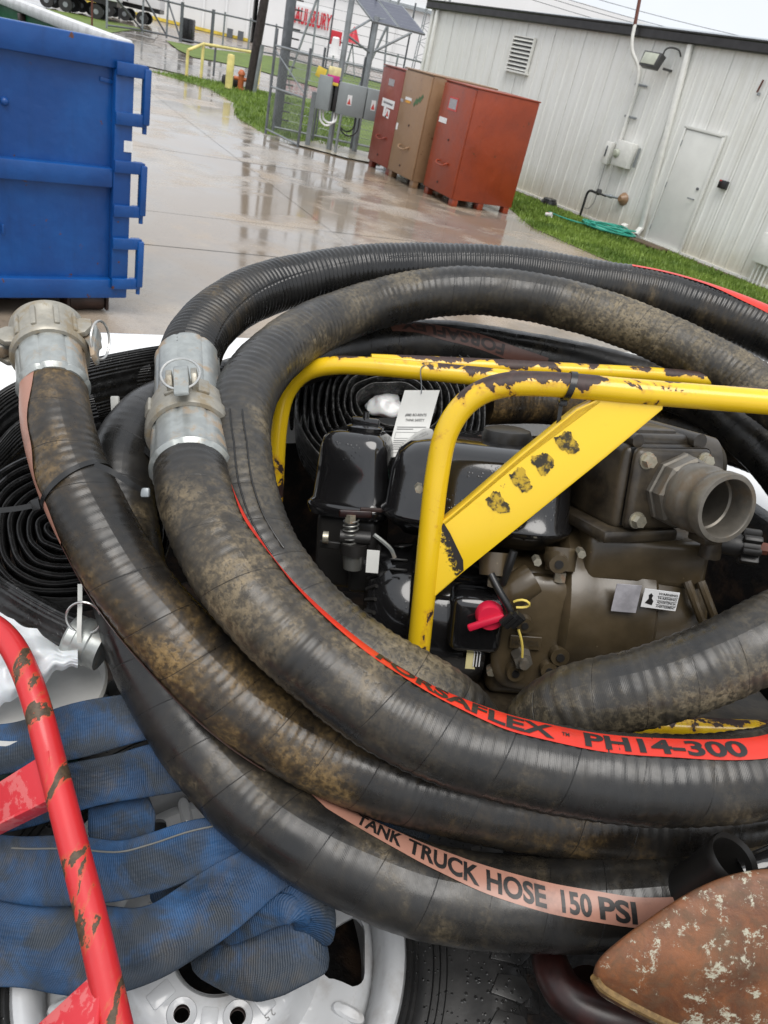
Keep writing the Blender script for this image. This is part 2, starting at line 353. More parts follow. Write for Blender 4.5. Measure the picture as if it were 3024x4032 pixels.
# road beyond the yard, verges
def gp(*uv): return [tuple(Z(u, v)[:2]) for u, v in uv]
r_ = gp((500, 190), (640, 235), (800, 265), (1000, 300)); 
poly_sheet('road', [(-60, 8), (-26, 24.1), (-12.3, 29.75), (-9.6, 30.2), (-4, 24), (14, 44), (4, 60), (-11, 45), (-17, 44), (-22, 58), (-60, 150), (-120, 150), (-120, 60)], -.02, 'road')
poly_sheet('lawn', [(-10.9, 27.9), (-9.9, 27.35), (-8.5, 26.8), (-7.0, 24.4), (-5.9, 21.0), (-4.75, 19.2), (-3.0, 19.6), (-1.2, 22.6), (-2.2, 30), (-4, 36), (-7.4, 31.2), (-9.0, 30.2)], .006, 'turf')
poly_sheet('verge', gp((655, 160), (840, 195), (1000, 212), (1075, 222))+[(-3, 62), (6, 50), (-2, 37)]+gp((1063, 290), (1000, 272), (860, 243), (760, 225), (700, 195)), .005, 'turf')
poly_sheet('verge', gp((150, 30), (290, 75), (430, 130), (520, 118), (640, 135), (480, 92), (300, 55)), .006, 'turf')
edge = [(-.2, 21.6), (1.44, 15.07), (2.45, 13.79), (12, 3)]
A_ = np.array([1.65, 19.39]); dd = np.array([.644, -.765]); dn_ = np.array([.765, .644])
wb = [tuple(A_+dd*t-dn_*.02) for t in (22, -5.3)]
poly_sheet('grass_strip', edge+wb, .007, 'turf')
poly_sheet('soil_edge', [tuple(A_+dd*t-dn_*o_) for t, o_ in ((-1.5, .0), (20, .0), (20, .12), (6, .14), (4.3, .25), (3.6, .62), (2.9, .3), (1.6, .34), (.4, .42), (-.5, .14), (-1.5, .1))], .013, 'dirt_edge')
# blades of grass on the strip and the lawns
def blades(name, poly, n, h, label):
    P = np.array(poly); lo, hi = P.min(0), P.max(0); v = []; f = []; c = 0
    from math import cos, sin
    def inside(x, y):
        r = False; j = len(poly)-1
        for i in range(len(poly)):
            if (poly[i][1] > y) != (poly[j][1] > y) and x < (poly[j][0]-poly[i][0])*(y-poly[i][1])/(poly[j][1]-poly[i][1])+poly[i][0]: r = not r
            j = i
        return r
    while c < n:
        x, y = random.uniform(lo[0], hi[0]), random.uniform(lo[1], hi[1])
        if not inside(x, y): continue
        c += 1; a = random.uniform(0, 6.3); hh = h*random.uniform(.5, 1.3); wd = random.uniform(.006, .012)*(1+y*.03); l = random.uniform(0, .6)*hh; b = random.uniform(0, 6.3); i = len(v)
        x += random.gauss(0, .05); y += random.gauss(0, .07); v += [(x-wd*cos(a), y-wd*sin(a), .004), (x+wd*cos(a), y+wd*sin(a), .004), (x+l*cos(b), y+l*sin(b), .004+hh)]; f.append((i, i+1, i+2))
    mb = MB(); mb.add(v, f); o = obj(name, mb, 'grass_blade', None, 0); tag(o, label, 'grass', kind='stuff')
gs = [(1.15, 16.2), (1.44, 15.07), (2.45, 13.79), (6.6, 9.1), (7.6, 11.9), (4.0, 16.2), (3.2, 17.1), (1.5, 19.2), (.6, 20)]
blades('grass', gs, 26000, .07, 'short wet green grass along the foot of the white metal building')
blades('grass', [(-10.9, 27.9), (-9.9, 27.35), (-8.5, 26.8), (-7.0, 24.4), (-5.9, 21.0), (-4.75, 19.2), (-3.0, 19.6), (-4, 30), (-9.0, 30.2)], 9000, .1, 'short green lawn around the utility pole and behind the chain link gate')

# ================================================================== WHITE METAL BUILDING
def W(t, z, out=0.): p = A_+dd*t-dn_*out; return np.array([p[0], p[1], z])
d3 = np.array([dd[0], dd[1], 0]); n3 = -np.array([dn_[0], dn_[1], 0]); z3 = np.array([0, 0, 1.])
def WF(t, z, out=0.): return frame(W(t, z, out), d3, z3)     # local x along the wall, y into the building, z up
t0, t1 = -5.3, 24.
eave = lambda t: 3.30+.016*(t-t0)
bld = thing('metal_building', 'long white corrugated metal building with a black eave trim, beside the job boxes', 'building', W(3, 0))
# ribbed siding sheets: each about 0.9 m wide, one object each, ribs every 0.3 m
t = t0; 
def sheet_panel(ta, tb):
    prof = []; x = ta
    n = max(1, round((tb-ta)/.30)); p = (tb-ta)/n
    for i in range(n):
        s = ta+i*p; prof += [(s+.004, 0), (s+p*.30, .0), (s+p*.345, .004), (s+p*.40, .004), (s+p*.445, 0), (s+p*.62, .0), (s+p*.65, .003), (s+p*.68, 0), (s+p*.80, 0), (s+p*.86, .016), (s+p*.94, .016), (s+p*1.0-.004, .0)]
    G = np.array([[W(a, .05, o), W(a, eave(a), o)] for a, o in prof]); mb = MB(); mb.sheet(G, .001); return mb
edges_ = [t0+i*.915 for i in range(33)]
for a, b in zip(edges_[:-1], edges_[1:]):
    if b > t1: break
    for (da, db, z0) in ((a, b, None),):
        obj('siding_panel', sheet_panel(a, b), 'siding', bld, 20)
# core walls and roof behind the siding
mb = MB(); cw = 12.
for (ta, oa, tb, ob) in ((t0+.01, -.03, t1, -.03), (t1, -.03, t1, -cw), (t1, -cw, t0+.01, -cw), (t0+.01, -cw, t0+.01, -.03)):
    mb.add([W(ta, 0, oa), W(tb, 0, ob), W(tb, eave(tb), ob), W(ta, eave(ta), oa)], [(0, 1, 2, 3)])
obj('core_wall', mb, 'white_trim', bld, 0)
mb = MB(); mb.add([W(t0-.15, eave(t0)+.16, .1), W(t1, eave(t1)+.16, .1), W(t1, eave(t1)+.9, -6), W(t0-.15, eave(t0)+.9, -6), W(t1, eave(t1)+.16, -12), W(t0-.15, eave(t0)+.16, -12)], [(0, 1, 2, 3), (3, 2, 4, 5)])
obj('roof', mb, 'far_roof', bld, 0)
mb = MB(); pr = [(.02, -.02), (.13, -.02), (.15, .0), (.15, .13), (.17, .15), (.17, .175), (.02, .175)]
v = [W(t_, eave(t_)+z, o) for t_ in (t0-.18, t1) for o, z in pr]; m_ = len(pr)
mb.add(v, [(i, (i+1) % m_, m_+(i+1) % m_, m_+i) for i in range(m_)]+[tuple(range(m_-1, -1, -1)), tuple(range(m_, 2*m_))]); obj('eave_trim', mb, 'black_trim', bld, 0)
mb = MB(); mb.box(WF((t0+t1)/2, .035, .012), t1-t0, .05, .05); obj('base_trim', mb, 'white_trim', bld, 0)
mb = MB(); mb.box(WF(t0+.02, 1.66, .02), .09, .09, 3.25, .006); obj('corner_trim', mb, 'white_trim', bld)
for (ta, tb) in ((t0+.25, t0+.25), (2.9, 3.27)):
    mb = MB(); P = [W(ta, eave(ta)-.02, .07), W(tb, .22, .07), W(tb, .10, .16)]
    for p_, q_ in zip(P[:-1], P[1:]):
        mb.box(frame((p_+q_)/2, q_-p_, d3), np.linalg.norm(q_-p_)+.03, .075, .10, .012)
    obj('downspout', mb, 'white_trim', bld)
# louvred vent
vt = obj('vent', (lambda m: (m.box(WF(-1.62, 3.06, .05), .72, .06, .03), m.box(WF(-1.62, 2.36, .06), .80, .10, .04), m.box(WF(-1.97, 2.71, .05), .03, .06, .7), m.box(WF(-1.27, 2.71, .05), .03, .06, .7), m)[-1])(MB()), 'white_trim', bld)
mb = MB(); mb.box(WF(-1.62, 2.71, .03), .68, .004, .68); obj('vent_backing', mb, 'black_trim', vt, 0)
for i in range(8):
    mb = MB(); mb.box(WF(-1.62, 2.43+i*.082, .055)@RX(rad(38)), .665, .085, .006); obj('slat', mb, 'white_trim', vt, 0)
# door
dr = obj('door', (lambda m: m.box(WF(3.87, 1.075, .042), .80, .03, 2.02, .004))(MB()), 'door_paint', bld)
mb = MB()
for bx in ((3.435, 1.08, .05, 2.10), (4.305, 1.08, .05, 2.10), (3.87, 2.125, .92, .05)): mb.box(WF(bx[0], bx[1], .045), bx[2], .06, bx[3], .004)
obj('door_frame', mb, 'door_paint', dr); mb = MB(); mb.box(WF(3.87, .045, .06), .88, .12, .03); obj('door_sill', mb, 'white_trim', dr)
mb = MB(); mb.cyl(W(4.19, 1.0, .05), W(4.19, 1.0, .11), .012); mb.box(WF(4.14, 1.0, .115), .13, .018, .022, .006); obj('door_handle', mb, 'galv', dr)
mb = MB(); mb.cyl(W(4.19, 1.19, .05), W(4.19, 1.19, .085), .026); obj('deadbolt', mb, 'galv_dark', dr)
for z in (.3, 1.1, 1.85):
    mb = MB(); mb.cyl(W(3.468, z-.05, .062), W(3.468, z+.05, .062), .008); obj('hinge', mb, 'galv', dr)
# things fixed on the wall
fl = thing('flood_light', 'dark flood light on a bent conduit arm under the black eave', 'flood light', W(2.4, 2.92, .3))
mb = MB(); hm = WF(2.36, 3.02, .27)@RX(rad(-18)); mb.prism(hm@RX(rad(90)), [(-.19, -.13), (.19, -.13), (.22, .13), (-.22, .13)], -.02, .14, .012); obj('housing', mb, 'dark_grey', fl)
mb = MB(); mb.box(hm@T(0, -.148, 0), .34, .012, .2, .004); obj('lens', mb, 'lamp_glass', fl)
mb = MB(); mb.tube(catmull([W(2.48, 3.08, .2), W(2.48, 3.25, .2), W(2.55, 3.30, .18), W(2.72, 3.29, .12), W(2.76, 3.2, .05)], 6), .016, 8); obj('arm', mb, 'dark_grey', fl)
mb = MB(); mb.box(WF(2.62, 2.95, .12), .05, .22, .04); obj('bracket', mb, 'dark_grey', fl)
sr = thing('electric_service', 'white electric meter boxes with a conduit mast rising through the black eave', 'meter box', W(2.1, 1.1, .1))
mb = MB(); mb.box(WF(2.27, 1.39, .11), .42, .16, .47, .015); mbx = obj('meter_cabinet', mb, 'white_trim', sr)
mb = MB(); mb.lathe(WF(2.13, 1.38, .19)@RX(rad(90)), [(0, .06), (.05, .055), (.075, .03), (.08, 0), (.095, 0), (.095, -.02)], 18); obj('meter_dial', mb, 'lamp_glass', mbx)
mb = MB(); mb.box(WF(1.84, 1.33, .10), .17, .13, .42, .015); mbx = obj('switch_box', mb, 'white_trim', sr)
mb = MB(); mb.box(WF(1.83, 1.36, .17), .03, .02, .2, .004); obj('switch_lever', mb, 'galv_dark', mbx)
mb = MB(); mb.tube(catmull([W(2.0, 1.55, .07), W(2.0, 2.0, .07), W(1.97, 2.65, .07), W(1.88, 2.9, .08), W(1.70, 3.15, .2), W(1.64, 3.35, .24), W(1.60, 3.57, .24)], 6), .034, 12); obj('conduit', mb, 'white_trim', sr)
mb = MB(); mb.cyl(W(1.60, 3.55, .24), W(1.38, 4.7, .24), .034, n=12); mb.lathe(frame(W(1.38, 4.68, .24), d3, z3), [(0, .14), (.07, .1), (.09, 0), (.035, 0)], 14); obj('mast', mb, 'rust_pipe', sr)
for z in (2.05, 2.62):
    mb = MB(); mb.box(WF(2.06, z, .05), .3, .03, .04, .004); obj('strap', mb, 'galv', sr)
mb = MB(); mb.box(WF(2.56, 1.39, .06), .03, .05, .36); obj('side_rail', mb, 'galv', sr)
mb = MB(); mb.tube(catmull([W(1.84, 1.12, .08), W(1.84, .7, .06), W(1.84, .35, .05), W(1.75, .2, .06), W(1.6, .2, .06)], 6), .006, 6); obj('ground_wire', mb, 'galv_dark', sr)
gas = thing('gas_riser', 'black gas riser pipe with a small regulator bending to the white wall', 'pipe', W(1.8, 0, .3))
mb = MB(); mb.tube(catmull([W(1.79, -.03, .28), W(1.79, .3, .28), W(1.79, .52, .27), W(1.83, .57, .26), W(2.0, .57, .25)], 6), .026, 10); obj('pipe', mb, 'black_plastic', gas)
mb = MB(); mb.lathe(frame(W(2.05, .6, .24), d3, z3), [(0, .06), (.05, .055), (.06, .02), (.06, -.02), (.03, -.06), (0, -.06)], 14); mb.cyl(W(2.0, .58, .24), W(2.25, .57, .22), .022); obj('valve', mb, 'dark_grey', gas)
mb = MB(); mb.cyl(W(2.2, .58, .22), W(2.5, .6, .1), .024); mb.cyl(W(2.3, .59, .19), W(2.36, .59, .16), .04); obj('union', mb, 'galv', gas)
mb = MB(); mb.lathe(WF(2.55, .60, .02)@RX(rad(90)), [(0, .12), (.05, .12), (.12, .02), (.13, 0), (0, 0)], 12); obj('foam_collar', mb, 'job_tan', gas)
rd = thing('card_reader', 'small black card reader with a red light beside the white door', 'reader', W(4.67, 1.3, .05))
mb = MB(); mb.box(WF(4.67, 1.38, .06), .17, .09, .14, .01); obj('housing', mb, 'black_plastic', rd); mb = MB(); mb.box(WF(4.62, 1.44, .108), .05, .006, .02); obj('lens', mb, 'sticker_red', rd)
hk = thing('wall_hook', 'short rusty bracket hanging high on the white wall right of the door', 'bracket', W(4.62, 2.85, .04))
mb = MB(); mb.box(WF(4.60, 2.98, .04)@RY(rad(8)), .025, .02, .2); obj('strap', mb, 'rust_pipe', hk); mb = MB(); mb.box(WF(4.635, 2.86, .045), .045, .03, .05, .004); obj('clip', mb, 'galv', hk)
vb = thing('wall_vent_hood', 'small white vent hood low on the wall above the green garden hose', 'vent', W(2.86, .05, .05))
mb = MB(); mb.box(WF(2.86, .13, .09)@RX(rad(20)), .12, .12, .10, .01); obj('hood', mb, 'white_trim', vb); mb = MB(); mb.box(WF(2.86, .12, .158)@RX(rad(20)), .09, .01, .07); obj('opening', mb, 'dark_grey', vb)
ub = thing('utility_box', 'white utility box with four conduits running down into the grass', 'junction box', W(6.0, 0, .1))
mb = MB(); mb.box(WF(6.08, .62, .11), .4, .16, .5, .012); obj('cabinet', mb, 'white_trim', ub)
for i in range(4):
    mb = MB(); mb.cyl(W(5.95+i*.08, 0, .1), W(5.95+i*.08, .4, .1), .018, n=8); obj('conduit', mb, 'white_trim', ub)
# garden hose heap, puck, cup, splash block
gh = MB(); hp = W(3.02, .05, .72); pts = []
for i in range(150):
    a = i*.42; r0 = .34+.10*math.sin(i*.13)+.06*math.sin(i*.71); pts.append(hp+np.array([math.cos(a)*r0*1.25+.1*math.sin(i*.05), math.sin(a)*r0*.85+.1*math.cos(i*.07), .018+.11*(i/150)*abs(math.sin(i*.37))]))
pts += [hp+np.array([-.5, -.05, .03]), hp+np.array([-.9, .15, .02]), hp+np.array([-1.2, .5, .02])]
gh.tube(catmull(pts, 4), .014, 6); tag(obj('garden_hose', gh, 'green_hose'), 'heap of coiled green garden hose lying on the grass by the wall', 'garden hose')
mb = MB(); mb.lathe(frame(W(.82, .03, .3), d3, z3), [(0, .13), (.13, .13), (.15, .11), (.15, .09), (.17, .08), (.19, .02), (.19, 0), (0, 0)], 20); tag(obj('drain_cap', mb, 'black_plastic'), 'squat black round plastic cap on the soil by the white wall', 'drain cap')
cu = thing('paper_cup', 'crushed white and red paper cup lying on the grass strip', 'cup', Z(2160, 856, .03))
cm = frame(Z(2160, 856, .03)+np.array([0, 0, .05]), [.9, -.3, .1], z3)@RY(rad(90)); mb = MB(); mb.lathe(cm, [(.0, -.08), (.038, -.08), (.052, .05), (.055, .055), (.05, .05), (.036, -.075)], 14); obj('wall', mb, 'cup_white', cu)
mb = MB(); mb.lathe(cm, [(.0395, -.075), (.0475, 0), (.0395, -.075)], 14, .4, 3.6); obj('print', mb, 'cup_red', cu)
mb = MB(); mb.box(frame(W(3.9, .05, .5), d3, z3), .75, .35, .05, .02); tag(obj('splash_block', mb, 'dirt_edge'), 'flat dark stepping slab in the grass below the white door', 'slab')

# ================================================================== JOB BOXES
bd = nrm([.545, -.838, 0]); bdep = np.array([.838, .545, 0])      # along the row of doors, into the boxes
def jobbox(name, label, L, wdt, dep, hgt, mat, stickers, seed):
    o = thing(name, label, 'job box', L, 'steel job boxes standing in a row'); L = np.array([L[0], L[1], 0.])
    def m(x, y, z): return frame(L+bd*x+bdep*y+z3*z, bd, z3)
    mb = MB(); mb.box(m(wdt/2, dep/2+.02, .12+(hgt-.12)/2), wdt, dep, hgt-.12, .012); body = obj('body', mb, mat, o)
    mb = MB(); mb.box(m(wdt/2+.012, .0, .125+(hgt-.14)/2), wdt-.03, .035, hgt-.16, .008); dr = obj('door', mb, mat, o)
    mb = MB(); mb.box(m(wdt/2, dep/2+.01, hgt+.012), wdt+.02, dep+.05, .024, .006); obj('lid', mb, mat, o)
    hz = .62; mb = MB()
    hx = wdt*.52
    P = catmull([ap(m(hx-.17, 0, hz), (0, 0, .05)), ap(m(hx-.17, -.07, hz), (0, 0, .03)), ap(m(hx-.13, -.09, hz), (0, 0, 0)), ap(m(hx+.13, -.09, hz), (0, 0, 0)), ap(m(hx+.17, -.07, hz), (0, 0, .03)), ap(m(hx+.17, 0, hz), (0, 0, .05))], 5)
    mb.tube(P, .016, 8); obj('handle', mb, mat, dr)
    mb = MB(); mb.cyl(ap(m(hx, -.02, hz+.42), (0, 0, 0)), ap(m(hx, -.03, hz+.42), (0, 0, 0)), .02); mb.cyl(ap(m(hx-.05, -.02, .30), (0, 0, 0)), ap(m(hx-.05, -.03, .30), (0, 0, 0)), .02); obj('lock', mb, 'rusty_steel', dr)
    for x in (.08, wdt-.08):
        for y in (.1, dep/2, dep-.08):
            mb = MB(); mb.box(m(x, y, .06), .14, .12, .12, .004); obj('foot', mb, mat, o)
    for (x, z, w_, h_, ms, rot) in stickers:
        mb = MB(); mb.box(m(x, -.021, z)@RY(rot), w_, .004, h_); obj('label', mb, ms, dr, 0)
    return o, m, dr
o1, m1, d1 = jobbox('job_box', 'brick red steel job box with white and red stickers, next to the tan one', Z(1443, 650), 1.0, 1.30, 1.92, 'job_red', [(.50, 1.66, .25, .12, 'sticker_grey', 0), (.52, 1.28, .56, .15, 'sticker', 0), (.52, 1.28, .44, .04, 'sticker_grey', .02), (.42, 1.12, .10, .18, 'sticker', 0), (.57, 1.10, .17, .16, 'sticker', .1)], 1)
mb = MB(); mb.add([ap(m1(.57, -.026, 1.10), p) for p in ((-.06, 0, -.05), (.06, 0, -.05), (0, 0, .06))], [(0, 1, 2)]); obj('label', mb, 'sticker_red', d1, 0)
o2, m2, d2 = jobbox('job_box', 'tan steel job box standing between the red and the orange one', Z(1520, 690), 1.12, 1.42, 1.97, 'job_tan', [(.10, 1.42, .12, .05, 'sticker_grey', 0), (.36, 1.48, .26, .05, 'sticker', 0), (.36, 1.43, .2, .045, 'sticker_orange', 0), (.10, .95, .07, .12, 'sticker', 0)], 2)
for i, (x, z) in enumerate(((.66, 1.46), (.76, 1.50), (.86, 1.55))):
    mb = MB(); mb.box(m2(x, -.021, z)@RY(rad(-50)), .16, .004, .06); obj('label', mb, 'sticker_green', d2, 0)
o3, m3, d3_ = jobbox('job_box', 'orange-red steel job box with a dented top edge, at the grass end of the row', Z(1660, 755), 1.12, 1.36, 1.95, 'job_orange', [(.47, 1.62, .32, .22, 'sticker_red', 0), (.24, 1.32, .28, .09, 'sticker', 0)], 3)
mb = MB(); mb.box(m3(.47, -.0245, 1.62), .26, .004, .16); obj('label', mb, 'sticker_grey', d3_, 0)

# ================================================================== BLUE ROLL-OFF CONTAINER
e3 = np.array([.735, .678, 0]); dp3 = np.array([-.678, .735, 0]); Sc = np.array([-2.43, 5.93, 0.])   # along the door leaf, into the container, right edge of the door
def SF(x, y, z): return frame(Sc+e3*x+dp3*y+z3*z, e3, z3)     # x<0 to the left along the door
sk = thing('rolloff_container', 'blue open-top steel container with hinged rear door and green inside', 'container', Sc+e3*(-1.2)+dp3*2.5)
mb = MB(); mb.box(SF(-1.15, .035, 1.03), 2.28, .02, 1.75); panel = obj('door_panel', mb, 'skip_blue', sk)
for nm, (x, z, w_, h_) in (('top_rail', (-1.15, 1.83, 2.3, .17)), ('bottom_rail', (-1.15, .215, 2.3, .15)), ('mid_rail', (-1.21, 1.035, 2.16, .135))):
    mb = MB(); mb.box(SF(x, -.005, z), w_, .075, h_, .012); obj(nm, mb, 'skip_blue', sk)
for x in (-.065, -2.235):
    mb = MB(); mb.box(SF(x, -.010, 1.02), .13, .08, 1.455, .008); obj('door_stile', mb, 'skip_blue', sk)
for i, x in enumerate((0.,)):
    for z in (1.60, .97, .42):
        mb = MB(); mb.box(SF(.085, -.055, z), .05, .07, .36, .012); mb.cyl(ap(SF(.085, -.05, z-.24), (0, 0, 0)), ap(SF(.085, -.05, z+.19), (0, 0, 0)), .016); hg = obj('hinge', mb, 'skip_blue', sk)
        for q in (-.155, .155): mb = MB(); mb.box(SF(-.045, -.062, z+q), .17, .026, .085, .006); mb.box(SF(.052, -.05, z+q), .07, .052, .083, .006); obj('hinge_strap', mb, 'skip_blue', hg)
mb = MB(); mb.box(SF(-.03, -.053, 1.265), .062, .004, .075); obj('reflector', mb, 'sticker', sk, 0)
mb = MB(); mb.box(SF(-.88, .015, .62), .016, .03, .07, .004); obj('lug', mb, 'skip_blue', sk)
mb = MB(); mb.sphere(SF(-.83, .02, 1.44)@RX(0), .028, 8); obj('lug', mb, 'skip_blue', sk)
mb = MB(); mb.box(SF(-.17, .022, 1.66)@RY(.08), .09, .02, .03, .004); obj('lug', mb, 'skip_blue', sk)
Ln = 5.5
for x, m_ in ((-.02, 'skip_green'), (-2.28, 'skip_green')):
    mb = MB(); mb.box(SF(x, .1+Ln/2, 1.02), .02, Ln, 1.7); obj('side_wall', mb, m_, sk)
    mb = MB(); mb.box(SF(x, .09+Ln/2, 1.88), .12, Ln, .09, .02); obj('side_rail', mb, 'skip_rail_glare', sk)
    for k_ in range(5):
        mb = MB(); mb.box(SF(x-.035*(1 if x > -1 else -1), .5+k_*1.05, 1.75), .05, .09, .16, .006); obj('bracket', mb, 'rusty_steel', sk)
mb = MB(); mb.box(SF(-1.15, .1+Ln, 1.02), 2.28, .02, 1.7); obj('front_wall', mb, 'skip_green', sk)
mb = MB(); mb.box(SF(-1.15, .1+Ln/2, .19), 2.24, Ln, .08); obj('floor_plate', mb, 'rusty_steel', sk)
for x in (-.28, -2.02):
    mb = MB(); mb.cyl(ap(SF(x-.13, .12, .082), (0, 0, 0)), ap(SF(x+.13, .12, .082), (0, 0, 0)), .085, n=22); mb.box(SF(x-.15, .12, .1), .02, .2, .16); mb.box(SF(x+.15, .12, .1), .02, .2, .16); obj('roller', mb, 'rusty_steel', sk)
for x in (-.75, -1.55):
    mb = MB(); mb.box(SF(x, .3+Ln/2, .09), .08, Ln, .16); obj('skid_rail', mb, 'rusty_steel', sk)

# ================================================================== GATE, FENCES, SOLAR RIG
def mesh_wires(mb, p0, p1, z0, z1, pitch=.07, r=.0022):
    """chain link: two sets of slanting wires clipped to the panel"""
    p0 = np.array(p0[:2]); p1 = np.array(p1[:2]); L = np.linalg.norm(p1-p0); H = z1-z0; u = (p1-p0)/L
    for sgn in (1, -1):
        k = -H
        while k < L+H:
            pts = []
            for (s, h) in ((k, 0), (k+sgn*H, H)): pts.append((s, h))
            (s0, h0), (s1, h1) = pts
            ta, tb = 0., 1.; ds = s1-s0
            lo, hi = sorted(((0-s0)/ds, (L-s0)/ds)); ta, tb = max(ta, lo), min(tb, hi)
            if tb-ta > .02:
                a = (s0+ds*ta, h0+(h1-h0)*ta); b = (s0+ds*tb, h0+(h1-h0)*tb)
                mb.cyl((*(p0+u*a[0]), z0+a[1]), (*(p0+u*b[0]), z0+b[1]), r, n=3, caps=False)
            k += pitch
    return mb
def rail(mb, a, b, r=.022): mb.cyl(a, b, r, n=8); return mb
G1, G2 = np.array([-4.66, 19.07, 0]), np.array([-3.70, 18.15, 0])
gt = thing('chain_link_gate', 'grey chain link gate leaf standing ajar beside the solar masts', 'gate', (G1+G2)/2)
for p_, h_ in ((G1, 2.1), (G2, 1.9)):
    mb = MB(); rail(mb, p_+z3*.02, p_+z3*h_, .03); obj('post', mb, 'galv_dark', gt)
for z in (.12, .98, 1.78):
    mb = MB(); rail(mb, G1+z3*z, G2+z3*(z if z > .2 else .06)); obj('rail', mb, 'galv', gt)
mb = MB(); rail(mb, G1+z3*1.70, G2+z3*1.05, .014); obj('brace', mb, 'galv', gt)
mb = mesh_wires(MB(), G1, G2, .1, 1.78); tag(obj('wire_mesh', mb, 'galv', gt, 0), kind='stuff')
big = Z(1086, 512)*np.array([1, 1, 0]); gp_ = thing('gate_post', 'tall grey square steel post with electric fence insulators, behind the chain link gate', 'post', big)
mb = MB(); mb.box(frame(big+z3*1.9, [.7, .7, 0], z3), .17, .17, 3.8, .01); obj('post', mb, 'galv_dark', gp_)
far = np.array([-2.0, 20.7, 0])
for i in range(16):
    z = .25+i*.19; mb = MB(); mb.cyl(big+np.array([.1, .05, z]), big+np.array([.26, .10, z]), .018, n=8); obj('insulator', mb, 'black_trim', gp_)
ef = thing('electric_fence', 'many thin strands of electric fence wire running behind the solar masts', 'fence', (big+far)/2)
for i in range(16):
    z = .25+i*.19; mb = MB(); mb.cyl(big+np.array([.26, .1, z]), far+z3*z, .005, n=4); obj('wire', mb, 'galv', ef)
for s in (.35, .68, 1.):
    mb = MB(); p_ = big+(far-big)*s; rail(mb, p_, p_+z3*3.2, .02); obj('post', mb, 'galv_dark', ef)
fc = thing('chain_link_fence', 'grey chain link fence running from the gate post to the red job box', 'fence', (-2.6, 21, 0))
fa, fb = np.array([-4.6, 19.5, 0]), np.array([-1.9, 20.3, 0])
for s in (0, .33, .66, 1.):
    mb = MB(); p_ = fa+(fb-fa)*s; rail(mb, p_, p_+z3*1.95, .028); obj('post', mb, 'galv_dark', fc)
for z in (.15, 1.75):
    mb = MB(); rail(mb, fa+z3*z, fb+z3*z); obj('rail', mb, 'galv', fc)
tag(obj('wire_mesh', mesh_wires(MB(), fa, fb, .1, 1.75, .08), 'galv', fc, 0), kind='stuff')
# solar rig
so_ = thing('solar_mast', 'grey twin-post solar rig with two dark panels and control boxes', 'solar rig', (-2.9, 19.3, 0))
M1, M2 = np.array([-3.15, 18.94, 0]), np.array([-2.68, 19.70, 0])
mb = MB(); mb.cyl(M1, M1+np.array([0, 0, 3.8]), .062, n=14); obj('mast', mb, 'galv', so_)
mb = MB(); mb.cyl(M2, M2+np.array([0, 0, 2.75]), .062, n=14); obj('mast', mb, 'galv', so_)
mb = MB(); p3 = np.array([-3.62, 18.8, 0]); mb.box(frame(p3+z3*.55, [1, 0, 0], z3), .10, .1, 1.1); obj('short_post', mb, 'galv', so_)
mb = MB(); p3 = np.array([-2.95, 18.65, 0]); mb.cyl(p3, p3+z3*.8, .03); obj('short_post', mb, 'galv', so_)
LL, RR = Y(1466, 81, 19.6), Y(1676, 134, 19.9)
up_l = Y(1352, -70, 20.9)-LL; up_l = nrm(up_l); ex = nrm(RR-LL); nn = nrm(np.cross(ex, up_l)); WP = np.linalg.norm(RR-LL)
for i in range(2):
    c0 = LL+ex*(WP*(.005+.5*i)); ww = WP*.49; hh = 1.25
    pm = np.eye(4); pm[:3, 0] = ex; pm[:3, 1] = up_l; pm[:3, 2] = nn; pm[:3, 3] = c0
    mb = MB(); mb.prism(pm, [(0, 0), (ww, 0), (ww, hh), (0, hh)], -.04, 0); fr_ = obj('panel_frame', mb, 'galv', so_, 0)
    mb = MB(); mb.prism(pm, [(.03, .03), (ww-.03, .03), (ww-.03, hh-.03), (.03, hh-.03)], .0, .004); obj('cell_sheet', mb, 'solar', fr_, 0)
    mb = MB()
    for k_ in range(1, 7): mb.prism(pm, [(.035, hh*k_/7-.004), (ww-.035, hh*k_/7-.004), (ww-.035, hh*k_/7+.004), (.035, hh*k_/7+.004)], .0042, .0055)
    obj('grid_lines', mb, 'galv', fr_, 0)
mb = MB(); mid = (LL+RR)/2; rail(mb, M1+z3*2.3, LL+up_l*.1-nn*.03, .025); rail(mb, M1+z3*2.28, M2+z3*2.05, .025); rail(mb, M2+z3*2.05, mid+ex*.3-nn*.04, .025); rail(mb, M2+z3*2.7, mid+up_l*.4-nn*.04, .025); obj('support_arm', mb, 'galv', so_)
bx = nrm([.94, .34, 0])
def EB(x, z, y=0): return frame(M1+bx*x+np.array([.05, -.16+y, z]), bx, z3)
for x, wd_ in ((.28, .62), (.82, .42)):
    mb = MB(); mb.box(EB(x, 1.10), wd_, .22, .62, .01); bx_ = obj('control_box', mb, 'grey_box', so_)
    mb = MB(); mb.box(EB(x, 1.10, -.115), .10, .006, .2); st_ = obj('warning_label', mb, 'sticker', bx_, 0)
    mb = MB(); mb.add([ap(EB(x, 1.10, -.122), p) for p in ((-.042, 0, -.08), (.042, 0, -.08), (0, 0, .04))], [(0, 1, 2)]); obj('warning_triangle', mb, 'sticker_red', bx_, 0)
mb = MB(); mb.box(EB(-.28, 1.14, -.05)@RZ(rad(-25)), .30, .26, .66, .01); obj('control_box', mb, 'grey_box', so_)
mb = MB(); mb.box(EB(-.06, 1.12, .0), .10, .2, .62, .01); obj('cable_duct', mb, 'black_plastic', so_)
